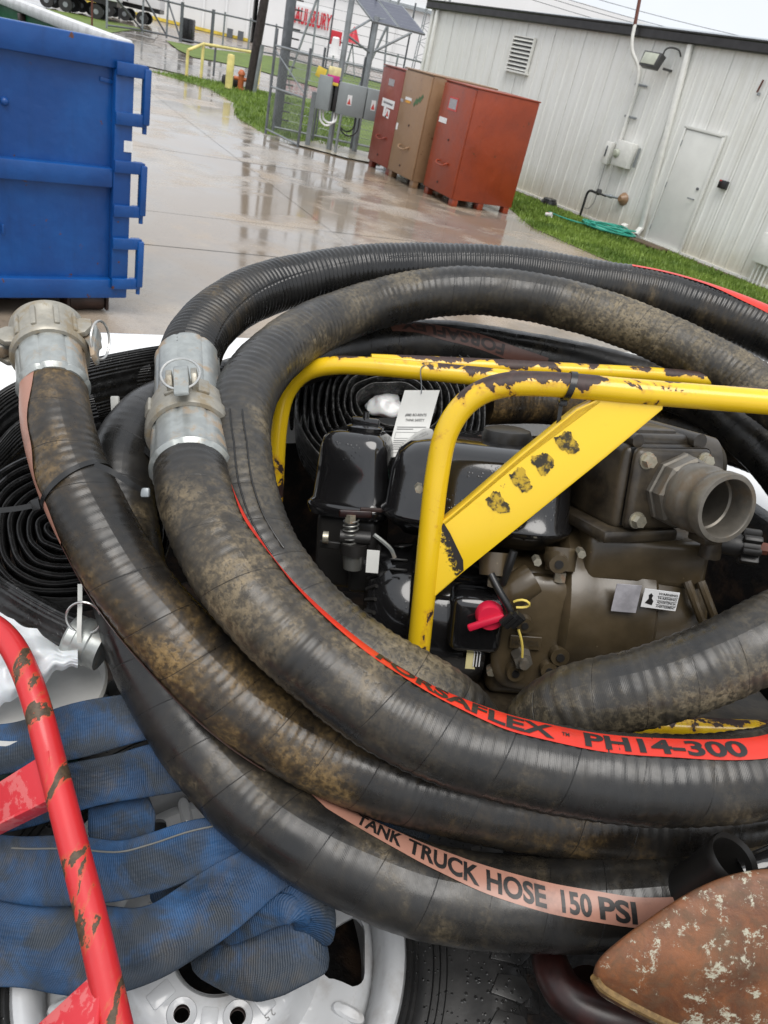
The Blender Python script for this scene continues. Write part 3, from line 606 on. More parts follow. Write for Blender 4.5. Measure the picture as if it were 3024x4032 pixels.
mb = MB(); mb.box(EB(-.13, 1.58, -.12), .26, .1, .16, .01); obj('beacon_top', mb, 'cream', so_); mb = MB(); mb.box(EB(-.14, 1.44, -.121), .26, .1, .13, .01); obj('beacon_middle', mb, 'magenta', so_); mb = MB(); mb.box(EB(-.15, 1.345, -.12), .26, .1, .06, .008); obj('beacon_base', mb, 'safety_yellow', so_)
mb = MB(); mb.box(EB(-.42, 1.50, -.1)@RY(.25), .2, .03, .2, .006); obj('yellow_sign', mb, 'safety_yellow', so_)
mb = MB(); mb.lathe(frame(M1+np.array([-.18, -.12, 2.02]), [1, 0, 0], z3)@RX(rad(12)), [(0, .17), (.07, .17), (.08, .1), (.11, -.12), (.12, -.14), (.09, -.12), (0, -.05)], 16); obj('siren_horn', mb, 'far_white_2', so_)
for k_, (a, b, dz, m_) in enumerate(((-.34, -.02, .30, 'far_white_2'), (-.28, .04, .24, 'far_white_2'), (.1, .46, .34, 'black_plastic'), (.12, .55, .42, 'black_plastic'))):
    mb = MB(); mb.tube(catmull([ap(EB(a, .82), (0, 0, 0)), ap(EB(a+.03, .82-dz*.75), (0, -.05, 0)), ap(EB((a+b)/2, .82-dz), (0, -.08, 0)), ap(EB(b-.03, .82-dz*.75), (0, -.05, 0)), ap(EB(b, .80), (0, 0, 0))], 6), .022 if k_ < 2 else .016, 7); obj('cable', mb, m_, so_)
poly_sheet('pad', [(-4.0, 18.5), (-2.6, 18.25), (-1.9, 18.6), (-2.0, 20.1), (-3.6, 20.2)], .028, 'pad_concrete')

# ================================================================== BEYOND THE YARD
pl = thing('utility_pole', 'dark leaning wooden utility pole with a grey conduit, in the grass by the yellow rail', 'pole', (-7.73, 28.88, 0))
P0 = np.array([-7.78, 28.88, 0]); pdir = nrm([.075, 0, 1.])
mb = MB(); mb.cyl(P0, P0+pdir*9, .15, .12, n=14); obj('shaft', mb, 'pole_wood', pl); mb = MB(); mb.cyl(P0+np.array([.19, -.05, 0]), P0+np.array([.19, -.05, 0])+pdir*1.45, .07, n=10); obj('conduit', mb, 'galv', pl)
yr = thing('pipe_barrier', 'yellow pipe barrier rail with a bent end, on the grass island', 'barrier', (-9.5, 30, 0))
yp = [np.array([-10.12, 29.35, 0]), np.array([-9.72, 29.7, 0]), np.array([-8.62, 33.2, 0])]; 
mb = MB(); mb.cyl(yp[0], yp[0]+z3*.78, .05, n=10); obj('post', mb, 'pale_yellow', yr)
for p_ in yp[1:]: mb = MB(); mb.cyl(p_, p_+z3*1.05, .05, n=10); obj('post', mb, 'pale_yellow', yr)
mb = MB(); mb.tube(np.array([yp[0]+z3*.78, yp[1]+z3*1.05, yp[2]+z3*1.05]), .05, 10); obj('rail', mb, 'pale_yellow', yr)
bo = thing('bollard', 'pale yellow steel bollard at the corner of the concrete', 'bollard', (-8.2, 27.9, 0))
mb = MB(); mb.lathe(frame((-8.2, 27.9, 0), [1, 0, 0], z3), [(0, 0), (.12, 0), (.12, .95), (.1, 1.02), (0, 1.04)], 14); obj('shaft', mb, 'pale_yellow', bo); mb = MB(); mb.lathe(frame((-8.2, 27.9, 0), [1, 0, 0], z3), [(.0, .0), (.14, .0), (.125, .06), (0, .06)], 14); obj('rusty_foot', mb, 'rusty_steel', bo)
mb = MB(); mb.lathe(frame((-8.55, 29.4, .17), [1, 0, 0], z3), [(.22, -.15), (.3, -.15), (.34, -.08), (.34, .08), (.3, .15), (.22, .15), (.22, -.15)], 20); tag(obj('scrap_tyre', mb, 'tyre_far'), 'black tyre lying in the grass beside the orange hydrant', 'tyre')
hy = thing('fire_hydrant', 'rusty orange hydrant at the foot of the leaning pole', 'hydrant', (-8.12, 29.0, 0))
mb = MB(); mb.lathe(frame((-8.12, 29.0, 0), [1, 0, 0], z3), [(0, 0), (.16, 0), (.16, .05), (.1, .06), (.1, .45), (.13, .46), (.12, .52), (.06, .6), (0, .62)], 14); obj('barrel', mb, 'orange', hy); mb = MB(); mb.cyl((-8.35, 28.95, .33), (-7.9, 29.05, .33), .06, n=10); obj('nozzle', mb, 'orange', hy)
mk = MB(); p_ = Z(840, 300); mk.cyl(p_, p_+z3*1.0, .04, n=8); tag(obj('marker_post', mk, 'galv_dark'), 'thin grey marker post behind the yellow pipe barrier', 'post')
# far fence with braced gate
ff = thing('far_fence', 'long grey pipe and chain link fence with a braced gate across the road', 'fence', (-17, 53, 0))
fpts = [Z(420, 112)[:2], Z(560, 130)[:2], Z(655, 150)[:2], Z(710, 165)[:2], Z(830, 190)[:2], Z(875, 192)[:2], Z(975, 205)[:2], Z(1075, 222)[:2], np.array([-6, 57.]), np.array([2, 57.])]
fpts = [np.array([p[0], p[1], 0]) for p in fpts]
for i, p_ in enumerate(fpts):
    mb = MB(); mb.cyl(p_, p_+z3*2.0, .10 if i in (3, 4) else .06, n=8); obj('post', mb, 'galv_dark' if i in (3, 4) else 'galv', ff)
for a, b in zip(fpts[:-1], fpts[1:]):
    for z in (1.85, .15):
        mb = MB(); rail(mb, a+z3*z, b+z3*z, .05); obj('rail', mb, 'galv_dark', ff)
for a, b in zip(fpts[:4], fpts[1:4]):
    mb = MB(); rail(mb, a+z3*1.85, b+z3*.15, .05); obj('brace', mb, 'galv_dark', ff)
bn = MB(); p_ = Z(737, 168); bn.prism(frame(p_+z3*.0, [1, 0, 0], z3), [(-.35, -.3), (.35, -.3), (.35, .3), (-.35, .3)], 0, 1.25, .08); tag(obj('trash_bin', bn, 'black_plastic'), 'black trash bin standing at the far fence post', 'bin')
# far white buildings
def farbox(name, label, p0, p1, depth, h, mat, roofh=.4):
    o = thing(name, label, 'building', ((p0[0]+p1[0])/2, (p0[1]+p1[1])/2, 0)); p0 = np.array([p0[0], p0[1], 0.]); p1 = np.array([p1[0], p1[1], 0.]); u = nrm(p1-p0); n = np.array([-u[1], u[0], 0]); L = np.linalg.norm(p1-p0)
    m = frame((p0+p1)/2+n*depth/2+z3*h/2, u, z3); mb = MB(); mb.box(m, L, depth, h); obj('wall', mb, mat, o, 0)
    mb = MB(); mb.box(m@T(0, 0, h/2+roofh/2), L+.8, depth+.8, roofh); obj('roof', mb, 'far_roof', o, 0)
    return o, u, n, (p0+p1)/2, L
fw, u1, n1, c1_, L1 = farbox('white_warehouse', 'long white warehouse wall with downspouts and a yellow kerb', (-40, 79.0), (-22.6, 82.4), 20, 6.4, 'far_white')
b0 = c1_-u1*L1/2
for s in np.linspace(.3, .98, 7):
    p_ = b0+u1*L1*s-n1*.1; mb = MB(); mb.box(frame(p_+z3*3.1, u1, z3), .18, .12, 6.2); obj('downspout', mb, 'far_white_2', fw, 0)
mb = MB(); mb.box(frame(c1_-n1*.6+z3*.12, u1, z3), L1, .2, .25); obj('kerb', mb, 'safety_yellow', fw, 0)
mb = MB(); mb.box(frame(b0+u1*L1*.70-n1*.1+z3*4.6, u1, z3), .8, .1, .9); obj('window', mb, 'dark_grey', fw, 0)
for s in (.90, .955): mb = MB(); mb.box(frame(b0+u1*L1*s-n1*1.0+z3*.35, u1, z3), .5, .4, .7); obj('wall_unit', mb, 'galv_dark', fw, 0)
sb, u2, n2, c2_, L2 = farbox('white_shop', 'white gabled shop building with big red lettering on its front', (-22.2, 82.6), (20, 92), 25, 5.6, 'far_white_2', .3)
b2 = c2_-u2*L2/2
mb = MB(); gm = frame(b2, u2, z3)@RX(rad(90)); mb.prism(gm, [(-.2, 5.2), (4, 6.6), (14, 8.3), (30, 9.5), (L2, 9.0), (L2, 5.2)], -.5, -.2); obj('gable', mb, 'far_white_2', sb, 0)
def onsb(u, v):
    a = ray(u, v); k = ((b2-C_)@n2)/(a@n2); P = C_+a*k-b2; return P@u2, P[2]
xs, zs = onsb(1152, 38); xe, ze = onsb(1308, 62)
lettering('lettering', 'SAULSBURY', frame(b2+u2*xs-n2*.35+z3*(zs-.9), u2, z3)@RX(rad(90)), 1.7, 'sign_red', sb, .06, (xe-xs))
dx0, dz0 = onsb(1160, 60); dx1, dz1 = onsb(1290, 90)
mb = MB(); mb.box(frame(b2+u2*(dx0+dx1)/2-n2*.12+z3*1.9, u2, z3), dx1-dx0, .12, 3.8); obj('roller_door', mb, 'far_white', sb, 0)
for s in (.12, .3, .5, .7): mb = MB(); mb.box(frame(b2+u2*L2*s-n2*.1+z3*2.6, u2, z3), .2, .15, 5.2); obj('downspout', mb, 'far_white', sb, 0)
yd = thing('yellow_wall_post', 'yellow guard at the foot of a rust-brown pipe on the white warehouse', 'guard', b0+u1*L1*.9-n1*1)
p_ = np.array([*Z(865, 135)[:2], 0]); mb = MB(); mb.box(frame(p_+z3*.7, u1, z3), .5, .3, 1.4); obj('guard', mb, 'safety_yellow', yd); mb = MB(); mb.cyl(p_+z3*1.4, p_+z3*6, .14, n=8); obj('pipe', mb, 'rusty_steel', yd)
# red items far off by the shop
rp = thing('red_sign_board', 'red square board on a stand in the yard before the white shop', 'sign', Z(1325, 262)*np.array([1, 1, 0]))
p_ = Y(1322, 150, 58); mb = MB(); mb.box(frame(p_, [1, 0, 0], z3), .75, .1, .8, .02); obj('board', mb, 'sign_red', rp); mb = MB(); mb.cyl((p_[0], p_[1]+.1, 0), (p_[0], p_[1]+.1, p_[2]), .06, n=8); obj('stand', mb, 'galv', rp)
rc = thing('red_hopper', 'red cone hopper standing on pipe legs before the white shop', 'hopper', Y(1388, 160, 58)*np.array([1, 1, 0]))
p_ = Y(1388, 172, 58); mb = MB(); mb.lathe(frame(p_, [1, 0, 0], z3), [(.5, 0), (.06, .95), (0, .95)], 14); obj('cone', mb, 'sign_red', rc)
for a in (0, 2.1, 4.2): mb = MB(); mb.cyl((p_[0]+.5*math.cos(a), p_[1]+.5*math.sin(a), 0), p_, .04, n=6); obj('leg', mb, 'galv', rc)
# trailers and equipment at the top left
def trailer(px, py, L, h, label, mat, ang, dark=False):
    p = Z(px, py); p[2] = 0; o = thing('parked_trailer', label, 'trailer', p); m = frame(p, [math.cos(ang), math.sin(ang), 0], z3)
    mb = MB(); mb.box(m@T(L/2, 1.2, 1.15+h/2), L, 2.4, h, .04); bdy = obj('body', mb, mat, o)
    mb = MB(); mb.box(m@T(L/2, 1.2, 1.0), L, 2.0, .25); obj('chassis', mb, 'black_trim', o)
    for x in (.9, 2.0, L-1.2):
        for y in (.2, 2.2):
            mb = MB(); mb.cyl(ap(m, (x, y-.14, .40)), ap(m, (x, y+.14, .40)), .40, n=16); wl = obj('wheel', mb, 'tyre_far', o); mb = MB(); mb.cyl(ap(m, (x, y-.16, .40)), ap(m, (x, y+.16, .40)), .15, n=10); obj('rim', mb, 'galv', wl)
    mb = MB(); mb.box(m@T(L-2.8, .4, .5), .12, .12, 1.0); obj('landing_leg', mb, 'galv_dark', o)
    mb = MB(); mb.box(m@T(L*.5, -.02, 1.15+h*.5), .1, .05, h*.94); obj('post', mb, 'galv', bdy)
    mb = MB(); mb.box(m@T(L/2, 1.2, 1.15+h+.03), L+.05, 2.45, .06); obj('roof', mb, 'far_white', bdy); return o
trailer(372, 54, 4.4, 2.7, 'white box trailer parked on the grass behind the blue container', 'far_white_2', rad(12))
trailer(232, 34, 3.4, 1.0, 'low dark grey tank trailer parked far behind the blue container', 'dark_grey', rad(12), True)
trailer(120, 16, 5, 2.9, 'white box trailer standing off behind the dark tank trailer', 'far_white', rad(14))
oc_ = MB(); p_ = Z(362, 105); oc_.cyl(p_, p_+z3*1.5, .05, n=8); oc_.box(frame(p_+z3*1.5, [1, 0, 0], z3), .9, .3, .25, .05); oc_.box(frame(p_+z3*1.85, [1, 0, 0], z3), .3, .3, .4, .05); tag(obj('rusty_stand', oc_, 'rust_pipe'), 'rusty orange pipe stand on the far grass', 'stand')
# lattice tower and guyed poles behind the solar rig
tw = thing('lattice_tower', 'thin grey lattice tower rising behind the corner of the metal building', 'tower', (-4, 66, 0))
bt = Y(1690, 200, 66); bt[2] = 0
for sx in (-1, 1):
    for sy in (-1, 1):
        mb = MB(); mb.cyl(bt+np.array([sx*1.0, sy*1.0, 0]), bt+np.array([sx*.5, sy*.5, 11]), .04, n=6); obj('leg', mb, 'galv', tw)
for i in range(11):
    a = 1.0-.5*i/11; b = 1.0-.5*(i+1)/11
    for s in (-1, 1):
        mb = MB(); mb.cyl(bt+np.array([s*a, -a, i]), bt+np.array([-s*b, -b, i+1]), .02, n=5); obj('brace', mb, 'galv', tw)
    mb = MB(); mb.cyl(bt+np.array([-a, -a, i]), bt+np.array([a, -a, i]), .02, n=5); obj('crossbar', mb, 'galv', tw)
def stick(pa, pb, y0, y1, r, label, name='pipe_mast', cat='mast'):
    a = Y(*pa, y0); b = Y(*pb, y1); d = nrm(b-a); k0 = -a[2]/d[2]; mb = MB(); mb.cyl(a+d*k0, a+d*6, r, n=8); tag(obj(name, mb, 'galv'), label, cat)
stick((1182, 180), (1250, -10), 42, 42, .055, 'leaning grey pipe mast before the white shop front')
stick((1236, 150), (1254, 0), 44, 44, .05, 'upright thin grey pipe mast before the white shop front')
stick((1465, 230), (1530, 90), 40, 40, .055, 'leaning tan pipe under the solar panels')
stick((1515, 240), (1528, 100), 40, 40, .045, 'thin upright pole between the solar rig and the red job box', 'pipe_mast')
PLAB = ('lowest grey overhead power line just above the black eave', 'second overhead power line up from the black eave', 'third overhead power line up from the black eave', 'topmost grey overhead power line in the pale sky')
for k_, (dz, dy) in enumerate(((0, 0), (.35, 0), (.7, 1.5), (1.3, 3))):
    a = Y(2150, -85, 60)+np.array([-14, 0, dz]); b = Y(3300, 250, 60)+np.array([10, 0, dz]); t_ = np.linspace(0, 1, 20)
    P = a+(b-a)*t_[:, None]; P[:, 2] -= 1.2*(1-(2*t_-1)**2); P[:, 1] += dy
    mb = MB(); mb.tube(P, .018, 4); tag(obj('power_line', mb, 'galv_dark'), PLAB[k_], 'power line', 'overhead power lines')
# ================================================================== FOREGROUND MATERIALS
def rubber(name, mud=.5, wrap=.068, rib=.0115, ribamt=.25, mudcol=(.20, .145, .075), gloss=.33, tone=.022, along=0.):
    """wet hose cover: wrapped-cloth imprint, spiral seam, mud caked in patches (uv: metres along, turns round)"""
    q = NT(name); uv = q.uv(); x, y, _ = q.xyz(uv)
    hel = q.mth('ADD', q.mth('DIVIDE', x, wrap), y); fr = q.mth('FRACT', hel); d = q.mth('ABSOLUTE', q.mth('SUBTRACT', fr, .5))
    wob = q.noise(40, 2); seam = q.mth('MULTIPLY', q.step(q.mth('ADD', d, q.mth('MULTIPLY', wob, .008)), .493, .503), q.step(q.noise(9, 3), .40, .58, .15, 1.))
    ribs = q.mth('MULTIPLY', q.mth('SINE', q.mth('MULTIPLY', q.mth('ADD', x, q.mth('MULTIPLY', y, rib)), 6.2832/rib)), q.step(q.noise(5, 2), .35, .65))
    oc = q.oc(); m1 = q.noise(6.5, 9, .68, oc, .5); m2 = q.noise(30, 6, .65, q.scl(uv, (1.0, .12, 1)), .3); m3 = q.noise(75, 4, .7, oc)
    mm = q.mth('ADD', q.mth('ADD', q.mth('MULTIPLY', m1, .62), q.mth('MULTIPLY', m2, .28)), q.mth('MULTIPLY', m3, .14))
    lo = .64-.13*mud; gr_ = q.noise(170, 3, .6, oc); mudf = q.mth('MULTIPLY', q.step(mm, lo-.03, lo+.13), q.step(q.mth('ADD', gr_, q.mth('MULTIPLY', mm, .5)), .62, .86)); film = q.step(mm, lo-.12, lo+.10); msk = q.step(q.noise(4.2, 4, .55, q.scl(oc, (1, 1, 1.4))), .40, .64); mudf = q.mth('MULTIPLY', mudf, q.mth('ADD', q.mth('MULTIPLY', msk, .9), .1)); film = q.mth('MULTIPLY', film, q.mth('ADD', q.mth('MULTIPLY', msk, .8), .12))
    tint = q.noise(11, 4); c = q.mix(q.step(tint, .3, .7), (tone*.7,)*3, (tone*1.35, tone*1.32, tone*1.28))
    c = q.mix(q.mth('MULTIPLY', film, .5), c, tuple(k*.42 for k in mudcol)); mc = q.mix(q.step(m3, .35, .65), tuple(k*.55 for k in mudcol), mudcol)
    c = q.mix(q.mth('MULTIPLY', mudf, .85), c, mc); c = q.mix(q.mth('MULTIPLY', seam, .8), c, (.006, .006, .006))
    rg = q.mixf(q.mth('MAXIMUM', mudf, q.mth('MULTIPLY', film, .45)), q.step(q.mth('ADD', q.mth('MULTIPLY', tint, .5), q.mth('MULTIPLY', q.noise(34, 5, .65, q.scl(uv, (1., .3, 1.))), .5)), .36, .64, gloss*.62, gloss*1.65), .62)
    weave = q.mth('SINE', q.mth('MULTIPLY', x, 6.2832/.0016))
    h = q.mth('ADD', q.mth('MULTIPLY', ribs, ribamt), q.mth('MULTIPLY', weave, .025)); h = q.mth('SUBTRACT', h, q.mth('MULTIPLY', seam, .9)); h = q.mth('ADD', h, q.mth('MULTIPLY', mudf, q.mth('MULTIPLY', m3, .9)))
    q.set(col=c, rough=rg, spec=.5, nor=q.bump(h, .55, .0016)); return q
rubber('rubber_main', 1.0, .068, mudcol=(.25, .19, .11), gloss=.25, tone=.013); rubber('rubber_muddy', 1.08, .06, mudcol=(.26, .165, .062), gloss=.25, tone=.011); rubber('rubber_low', .75, .062, mudcol=(.22, .17, .10), ribamt=.1, gloss=.27, tone=.012)
rubber('rubber_inner', 1.40, .052, ribamt=.5, mudcol=(.23, .185, .115), tone=.018); rubber('rubber_corr', .3, 9.0, rib=.0095, ribamt=.0, gloss=.25, tone=.011)
def stripe_mat(name, col, wear, amt):
    q = NT(name); f = q.noise(26, 6, .65); g = q.noise(8, 4)
    q.set(col=q.mix(q.mth('MULTIPLY', q.step(f, .5, .72), amt), q.mix(q.step(g, .3, .7), tuple(x*.85 for x in col), col), wear), rough=.36); return q
stripe_mat('stripe_red', (.62, .028, .012), (.15, .02, .015), .4); stripe_mat('stripe_pink', (.40, .20, .145), (.15, .08, .06), .6); stripe_mat('stripe_dark', (.14, .065, .05), (.05, .03, .025), .7)  # last one: darker tone of the pink stripe, for underside and far runs
plain('print_black', (.012, .011, .011), .45); plain('print_dark', (.03, .02, .018), .5)
def metal(name, col, rough, stain, amt, scale=14, metal_=.85):
    q = NT(name); a = q.noise(scale, 7, .65, None, .4); b = q.noise(scale*4, 4); f = q.mth('MULTIPLY', q.step(q.mth('ADD', a, q.mth('MULTIPLY', b, .2)), .60, .74), amt)
    q.set(col=q.mix(f, q.mix(q.step(b, .3, .7), tuple(x*.8 for x in col), col), stain), rough=q.mixf(f, rough, .7), metal=q.mixf(f, metal_, .05), nor=q.bump(b, .25, .0006)); return q
metal('zinc', (.40, .42, .405), .36, (.30, .19, .09), .75, 20, .6); metal('cast_alu', (.36, .34, .29), .42, (.20, .15, .08), .75, 22, .5); metal('steel_ring', (.6, .6, .58), .25, (.2, .12, .06), .3)
metal('lip_alu', (.17, .155, .13), .40, (.10, .07, .04), .8, 20, .5); metal('bolt', (.45, .42, .33), .35, (.25, .10, .04), .6, 60, .7)
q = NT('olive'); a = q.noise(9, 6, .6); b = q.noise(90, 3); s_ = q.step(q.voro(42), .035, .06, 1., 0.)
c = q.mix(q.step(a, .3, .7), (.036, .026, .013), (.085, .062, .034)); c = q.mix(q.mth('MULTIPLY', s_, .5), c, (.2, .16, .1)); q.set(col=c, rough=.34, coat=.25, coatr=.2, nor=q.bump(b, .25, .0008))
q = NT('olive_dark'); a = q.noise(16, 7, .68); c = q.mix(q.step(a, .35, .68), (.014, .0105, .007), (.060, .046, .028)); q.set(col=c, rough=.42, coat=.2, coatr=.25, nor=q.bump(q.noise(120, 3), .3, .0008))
q = NT('gloss_black'); dr_ = q.step(q.voro(150), .12, .3, 1., 0.); w_ = q.step(q.noise(9, 3), .5, .6); q.set(col=q.mix(q.mth('MULTIPLY', q.noise(14, 6, .7), .25), (.006, .006, .007), (.03, .028, .025)), rough=.13, spec=.5, coat=.6, coatr=.05, nor=q.bump(q.mth('MULTIPLY', dr_, w_), .35, .0008))
q = NT('matt_black'); q.set(col=q.mix(q.noise(20, 5), (.006, .006, .006), (.024, .022, .02)), rough=.42, nor=q.bump(q.noise(120, 3), .3, .0006))
chipped('yellow_paint', (.80, .52, .012), (.045, .022, .018), .622, 14, top=.150, rough=.27, dirt=(.42, .19, .01), dirtamt=.25)
q = NT('yellow_plate'); a = q.noise(20, 7, .65); sp = q.noise(9, 3, .5); c = q.mix(q.mth('MULTIPLY', q.step(a, .58, .72), .35), (.80, .53, .015), (.45, .22, .01)); c = q.mix(q.step(q.noise(30, 8, .7), .70, .715), c, (.07, .03, .02)); q.set(col=c, rough=.3, coat=.3, coatr=.15, nor=q.bump(a, .2, .001))
chipped('red_paint', (.56, .022, .026), (.085, .055, .03), .556, 24, rough=.40, edge=.008, streak=(1.3, .55, .55), dirt=(.35, .03, .03), dirtamt=.3)
q = NT('red_plate'); a = q.noise(38, 7, .68); c = q.mix(q.step(a, .50, .54), (.56, .03, .04), (.60, .12, .12)); c = q.mix(q.step(q.noise(25, 8, .7), .68, .70), c, (.12, .05, .03)); q.set(col=c, rough=.4, nor=q.bump(a, .3, .0006))
def layflat(name, col, dirt, per=.0042, gloss=.5, amt=.5, bumpd=.0012):
    q = NT(name); uv = q.uv(); x, y, _ = q.xyz(uv); a = q.noise(10, 6, .65); b = q.noise(42, 5, .65)
    wv = q.mth('SINE', q.mth('MULTIPLY', q.mth('ADD', x, q.mth('MULTIPLY', y, .35)), 6.2832/per)); w2 = q.mth('SINE', q.mth('MULTIPLY', y, 6.2832/.0018))
    g_ = q.noise(16, 5, .6, None, .4); c = q.mix(q.step(a, .32, .68), tuple(k*.5 for k in col), tuple(k*1.25 for k in col)); c = q.mix(q.mth('MULTIPLY', q.step(q.noise(13, 6, .62, None, .6), .38, .58), .92), c, (.019, .026, .033))
    c = q.mix(q.mth('MULTIPLY', q.step(q.mth('ADD', q.mth('MULTIPLY', g_, .7), q.mth('MULTIPLY', b, .3)), .50, .72), amt), c, dirt); c = q.mix(q.step(q.mth('ADD', q.noise(13, 6, .7), q.mth('MULTIPLY', b, .15)), .78, .86), c, (.30, .30, .25))
    c = q.mix(q.mth('MULTIPLY', q.step(wv, -.6, .8), .38), q.mix(.45, c, (.0, .0, .0)), c) if False else c
    q.set(col=q.mix(q.step(wv, -1., .4), q.mix(.14, c, (.004, .006, .01)), c), rough=gloss, nor=q.bump(q.mth('ADD', wv, q.mth('MULTIPLY', w2, .3)), .6, bumpd, q.bump(q.mth('ABSOLUTE', q.mth('SUBTRACT', q.noise(8, 4, .55, q.scl(q.oc(), (1, 1, 1)), 1.6), .5)), .5, .012))); return q
layflat('blue_cloth', (.009, .055, .145), (.060, .052, .040), .0027, .6, .8, .0003)
q = NT('seam_thread'); q.set(col=(.13, .13, .12), rough=.8)
def black_layflat(name, tone, dust, dustamt):
    q = NT(name); uv = q.uv(); x, y, _ = q.xyz(uv); a = q.noise(12, 6, .65); b = q.noise(90, 5, .7)
    gr = q.mth('SINE', q.mth('MULTIPLY', y, 6.2832/.006)); dw = q.step(q.noise(120, 3), .58, .66)
    c = q.mix(q.mth('MULTIPLY', q.step(b, .45, .7), dustamt), (tone,)*3, dust)
    q.set(col=c, rough=q.mixf(q.step(a, .4, .6), .22, .4), nor=q.bump(q.mth('ADD', gr, q.mth('MULTIPLY', dw, .7)), .45, .0014)); return q
black_layflat('layflat_wet', .010, (.06, .06, .06), .25); black_layflat('layflat_woven', .014, (.17, .17, .165), .75)
q = NT('wheel_white'); a = q.noise(9, 8, .66, None, .3); b = q.noise(3.2, 4); ch = q.step(q.mth('ADD', q.mth('MULTIPLY', a, .75), q.mth('MULTIPLY', b, .3)), .655, .668)
dirt_ = q.noise(20, 6, .65); c = q.mix(q.mth('MULTIPLY', q.step(dirt_, .5, .72), .4), (.46, .47, .48), (.26, .23, .20)); c = q.mix(ch, c, (.075, .045, .028))
dp = q.step(q.voro(55), .1, .25, 1., 0.); q.set(col=c, rough=q.mixf(ch, .24, .6), coat=.3, coatr=.08, nor=q.bump(q.mth('SUBTRACT', q.mth('MULTIPLY', dp, .5), ch), .4, .0012))
q = NT('tyre'); b = q.noise(110, 4); dp = q.step(q.mth('MULTIPLY', q.voro(130), q.step(q.noise(9), .3, .6, 1.6, .9)), .16, .3, 1., 0.)
q.set(col=q.mix(q.step(q.noise(12, 5), .4, .7), (.010, .010, .010), (.032, .031, .030)), rough=q.mixf(dp, .42, .08), nor=q.bump(q.mth('ADD', q.mth('MULTIPLY', b, .25), dp), .5, .0016))
q = NT('rust'); a = q.noise(16, 9, .7, None, .5); b = q.noise(60, 8, .75, None, .4); pn = q.noise(48, 10, .8, None, .2)
big_ = q.noise(5, 4, .6); c = q.mix(q.step(a, .32, .68), (.085, .030, .012), (.23, .082, .028)); c = q.mix(q.mth('MULTIPLY', q.step(b, .42, .68), .7), c, (.095, .055, .028)); c = q.mix(q.mth('MULTIPLY', q.step(big_, .45, .62), .75), c, (.085, .068, .042)); c = q.mix(q.step(q.mth('ADD', pn, q.mth('MULTIPLY', big_, .45)), .765, .80), c, (.40, .38, .29))
q.set(col=c, rough=q.step(b, .3, .7, .4, .65), nor=q.bump(b, .6, .0016))
q = NT('rust_edge'); b = q.noise(40, 6, .7); q.set(col=q.mix(q.step(b, .35, .65), (.11, .065, .022), (.25, .155, .055)), rough=.55, nor=q.bump(b, .5, .001))
q = NT('dark_red'); b = q.noise(30, 6, .65); q.set(col=q.mix(q.step(b, .35, .7), (.012, .004, .0035), (.034, .009, .007)), rough=.35, nor=q.bump(b, .3, .001))
q = NT('bag'); q.set(col=(.72, .72, .72), rough=.22, trans=0., sss=.15, nor=q.bump(q.noise(18, 4, .6, None, 1.), .25, .004))
plain('bucket_white', (.62, .62, .6), .35, var=.15); plain('bucket_green', (.012, .05, .042), .4); plain('tie_black', (.012, .012, .012), .3); plain('tie_white', (.62, .62, .58), .4)
q = NT('truck_white'); a = q.noise(30, 7, .7); b = q.noise(5, 4); c = q.mix(q.mth('MULTIPLY', q.step(a, .60, .75), .35), (.78, .78, .77), (.42, .32, .22)); c = q.mix(q.mth('MULTIPLY', q.step(b, .5, .75), .2), c, (.55, .54, .52)); q.set(col=c, rough=.16, coat=.6, coatr=.06, nor=q.bump(q.step(q.voro(70), .1, .22, 1., 0.), .15, .0008))
q = NT('bed_liner'); b = q.noise(150, 3); d_ = q.noise(16, 7, .7); q.set(col=q.mix(q.mth('MULTIPLY', q.step(d_, .48, .66), .55), (.010, .009, .009), (.085, .05, .03)), rough=.4, nor=q.bump(b, .7, .002))
plain('switch_red', (.60, .015, .05), .32, var=.12); plain('wire_yellow', (.65, .5, .1), .5); plain('paper', (.66, .66, .63), .55, var=.05, nscale=20); plain('paper_print', (.06, .06, .06), .7); plain('paper_line', (.25, .25, .25), .7)
plain('teal_tag', (.05, .42, .28), .5); plain('brass_grey', (.28, .28, .26), .35, .7); plain('blue_tape', (.12, .35, .52), .4)

# ================================================================== TRUCK BED
RZ_ = 1.60
rd_ = nrm(np.append((Z(650, 1310, RZ_)-Z(0, 1285, RZ_))[:2], 0)); rn_ = np.array([rd_[1], -rd_[0], 0])     # along the far side rail, across the bed towards the camera
r0 = Z(300, 1297, RZ_)
def BF(x, y, z): return frame(r0+rd_*x+rn_*y+z3*(z-RZ_), rd_, z3)      # local y is AWAY from the camera (into -rn)
tb = thing('truck_bed', 'white truck bed with wide painted side rail and black lined floor, full of hoses', 'truck', (-.1, 1.0, .0))
RW = .34
mb = MB(); mb.box(frame(r0+rd_*.7+rn_*RW/2+z3*(-.02), rd_, z3), 3.4, RW, .04, .015, 3); obj('side_rail', mb, 'truck_white', tb)
mb = MB(); mb.box(frame(r0+rd_*.7+rn_*(RW-.028)+z3*(-.075), rd_, z3), 3.38, .03, .08); obj('inner_lip', mb, 'truck_white', tb)
mb = MB(); mb.box(frame(r0+rd_*.7+rn_*(RW-.03)+z3*(-.29), rd_, z3), 3.38, .03, .36); obj('inner_side', mb, 'bed_liner', tb)
mb = MB(); mb.box(frame(r0+rd_*.7+rn_*.02+z3*(-.5), rd_, z3), 3.38, .03, .92); obj('outer_side', mb, 'truck_white', tb)
FLZ = 1.13
mb = MB(); mb.box(frame(r0+rd_*.7+rn_*1.05+z3*(FLZ-.03-RZ_), rd_, z3), 3.3, 1.6, .06); obj('bed_floor', mb, 'bed_liner', tb)
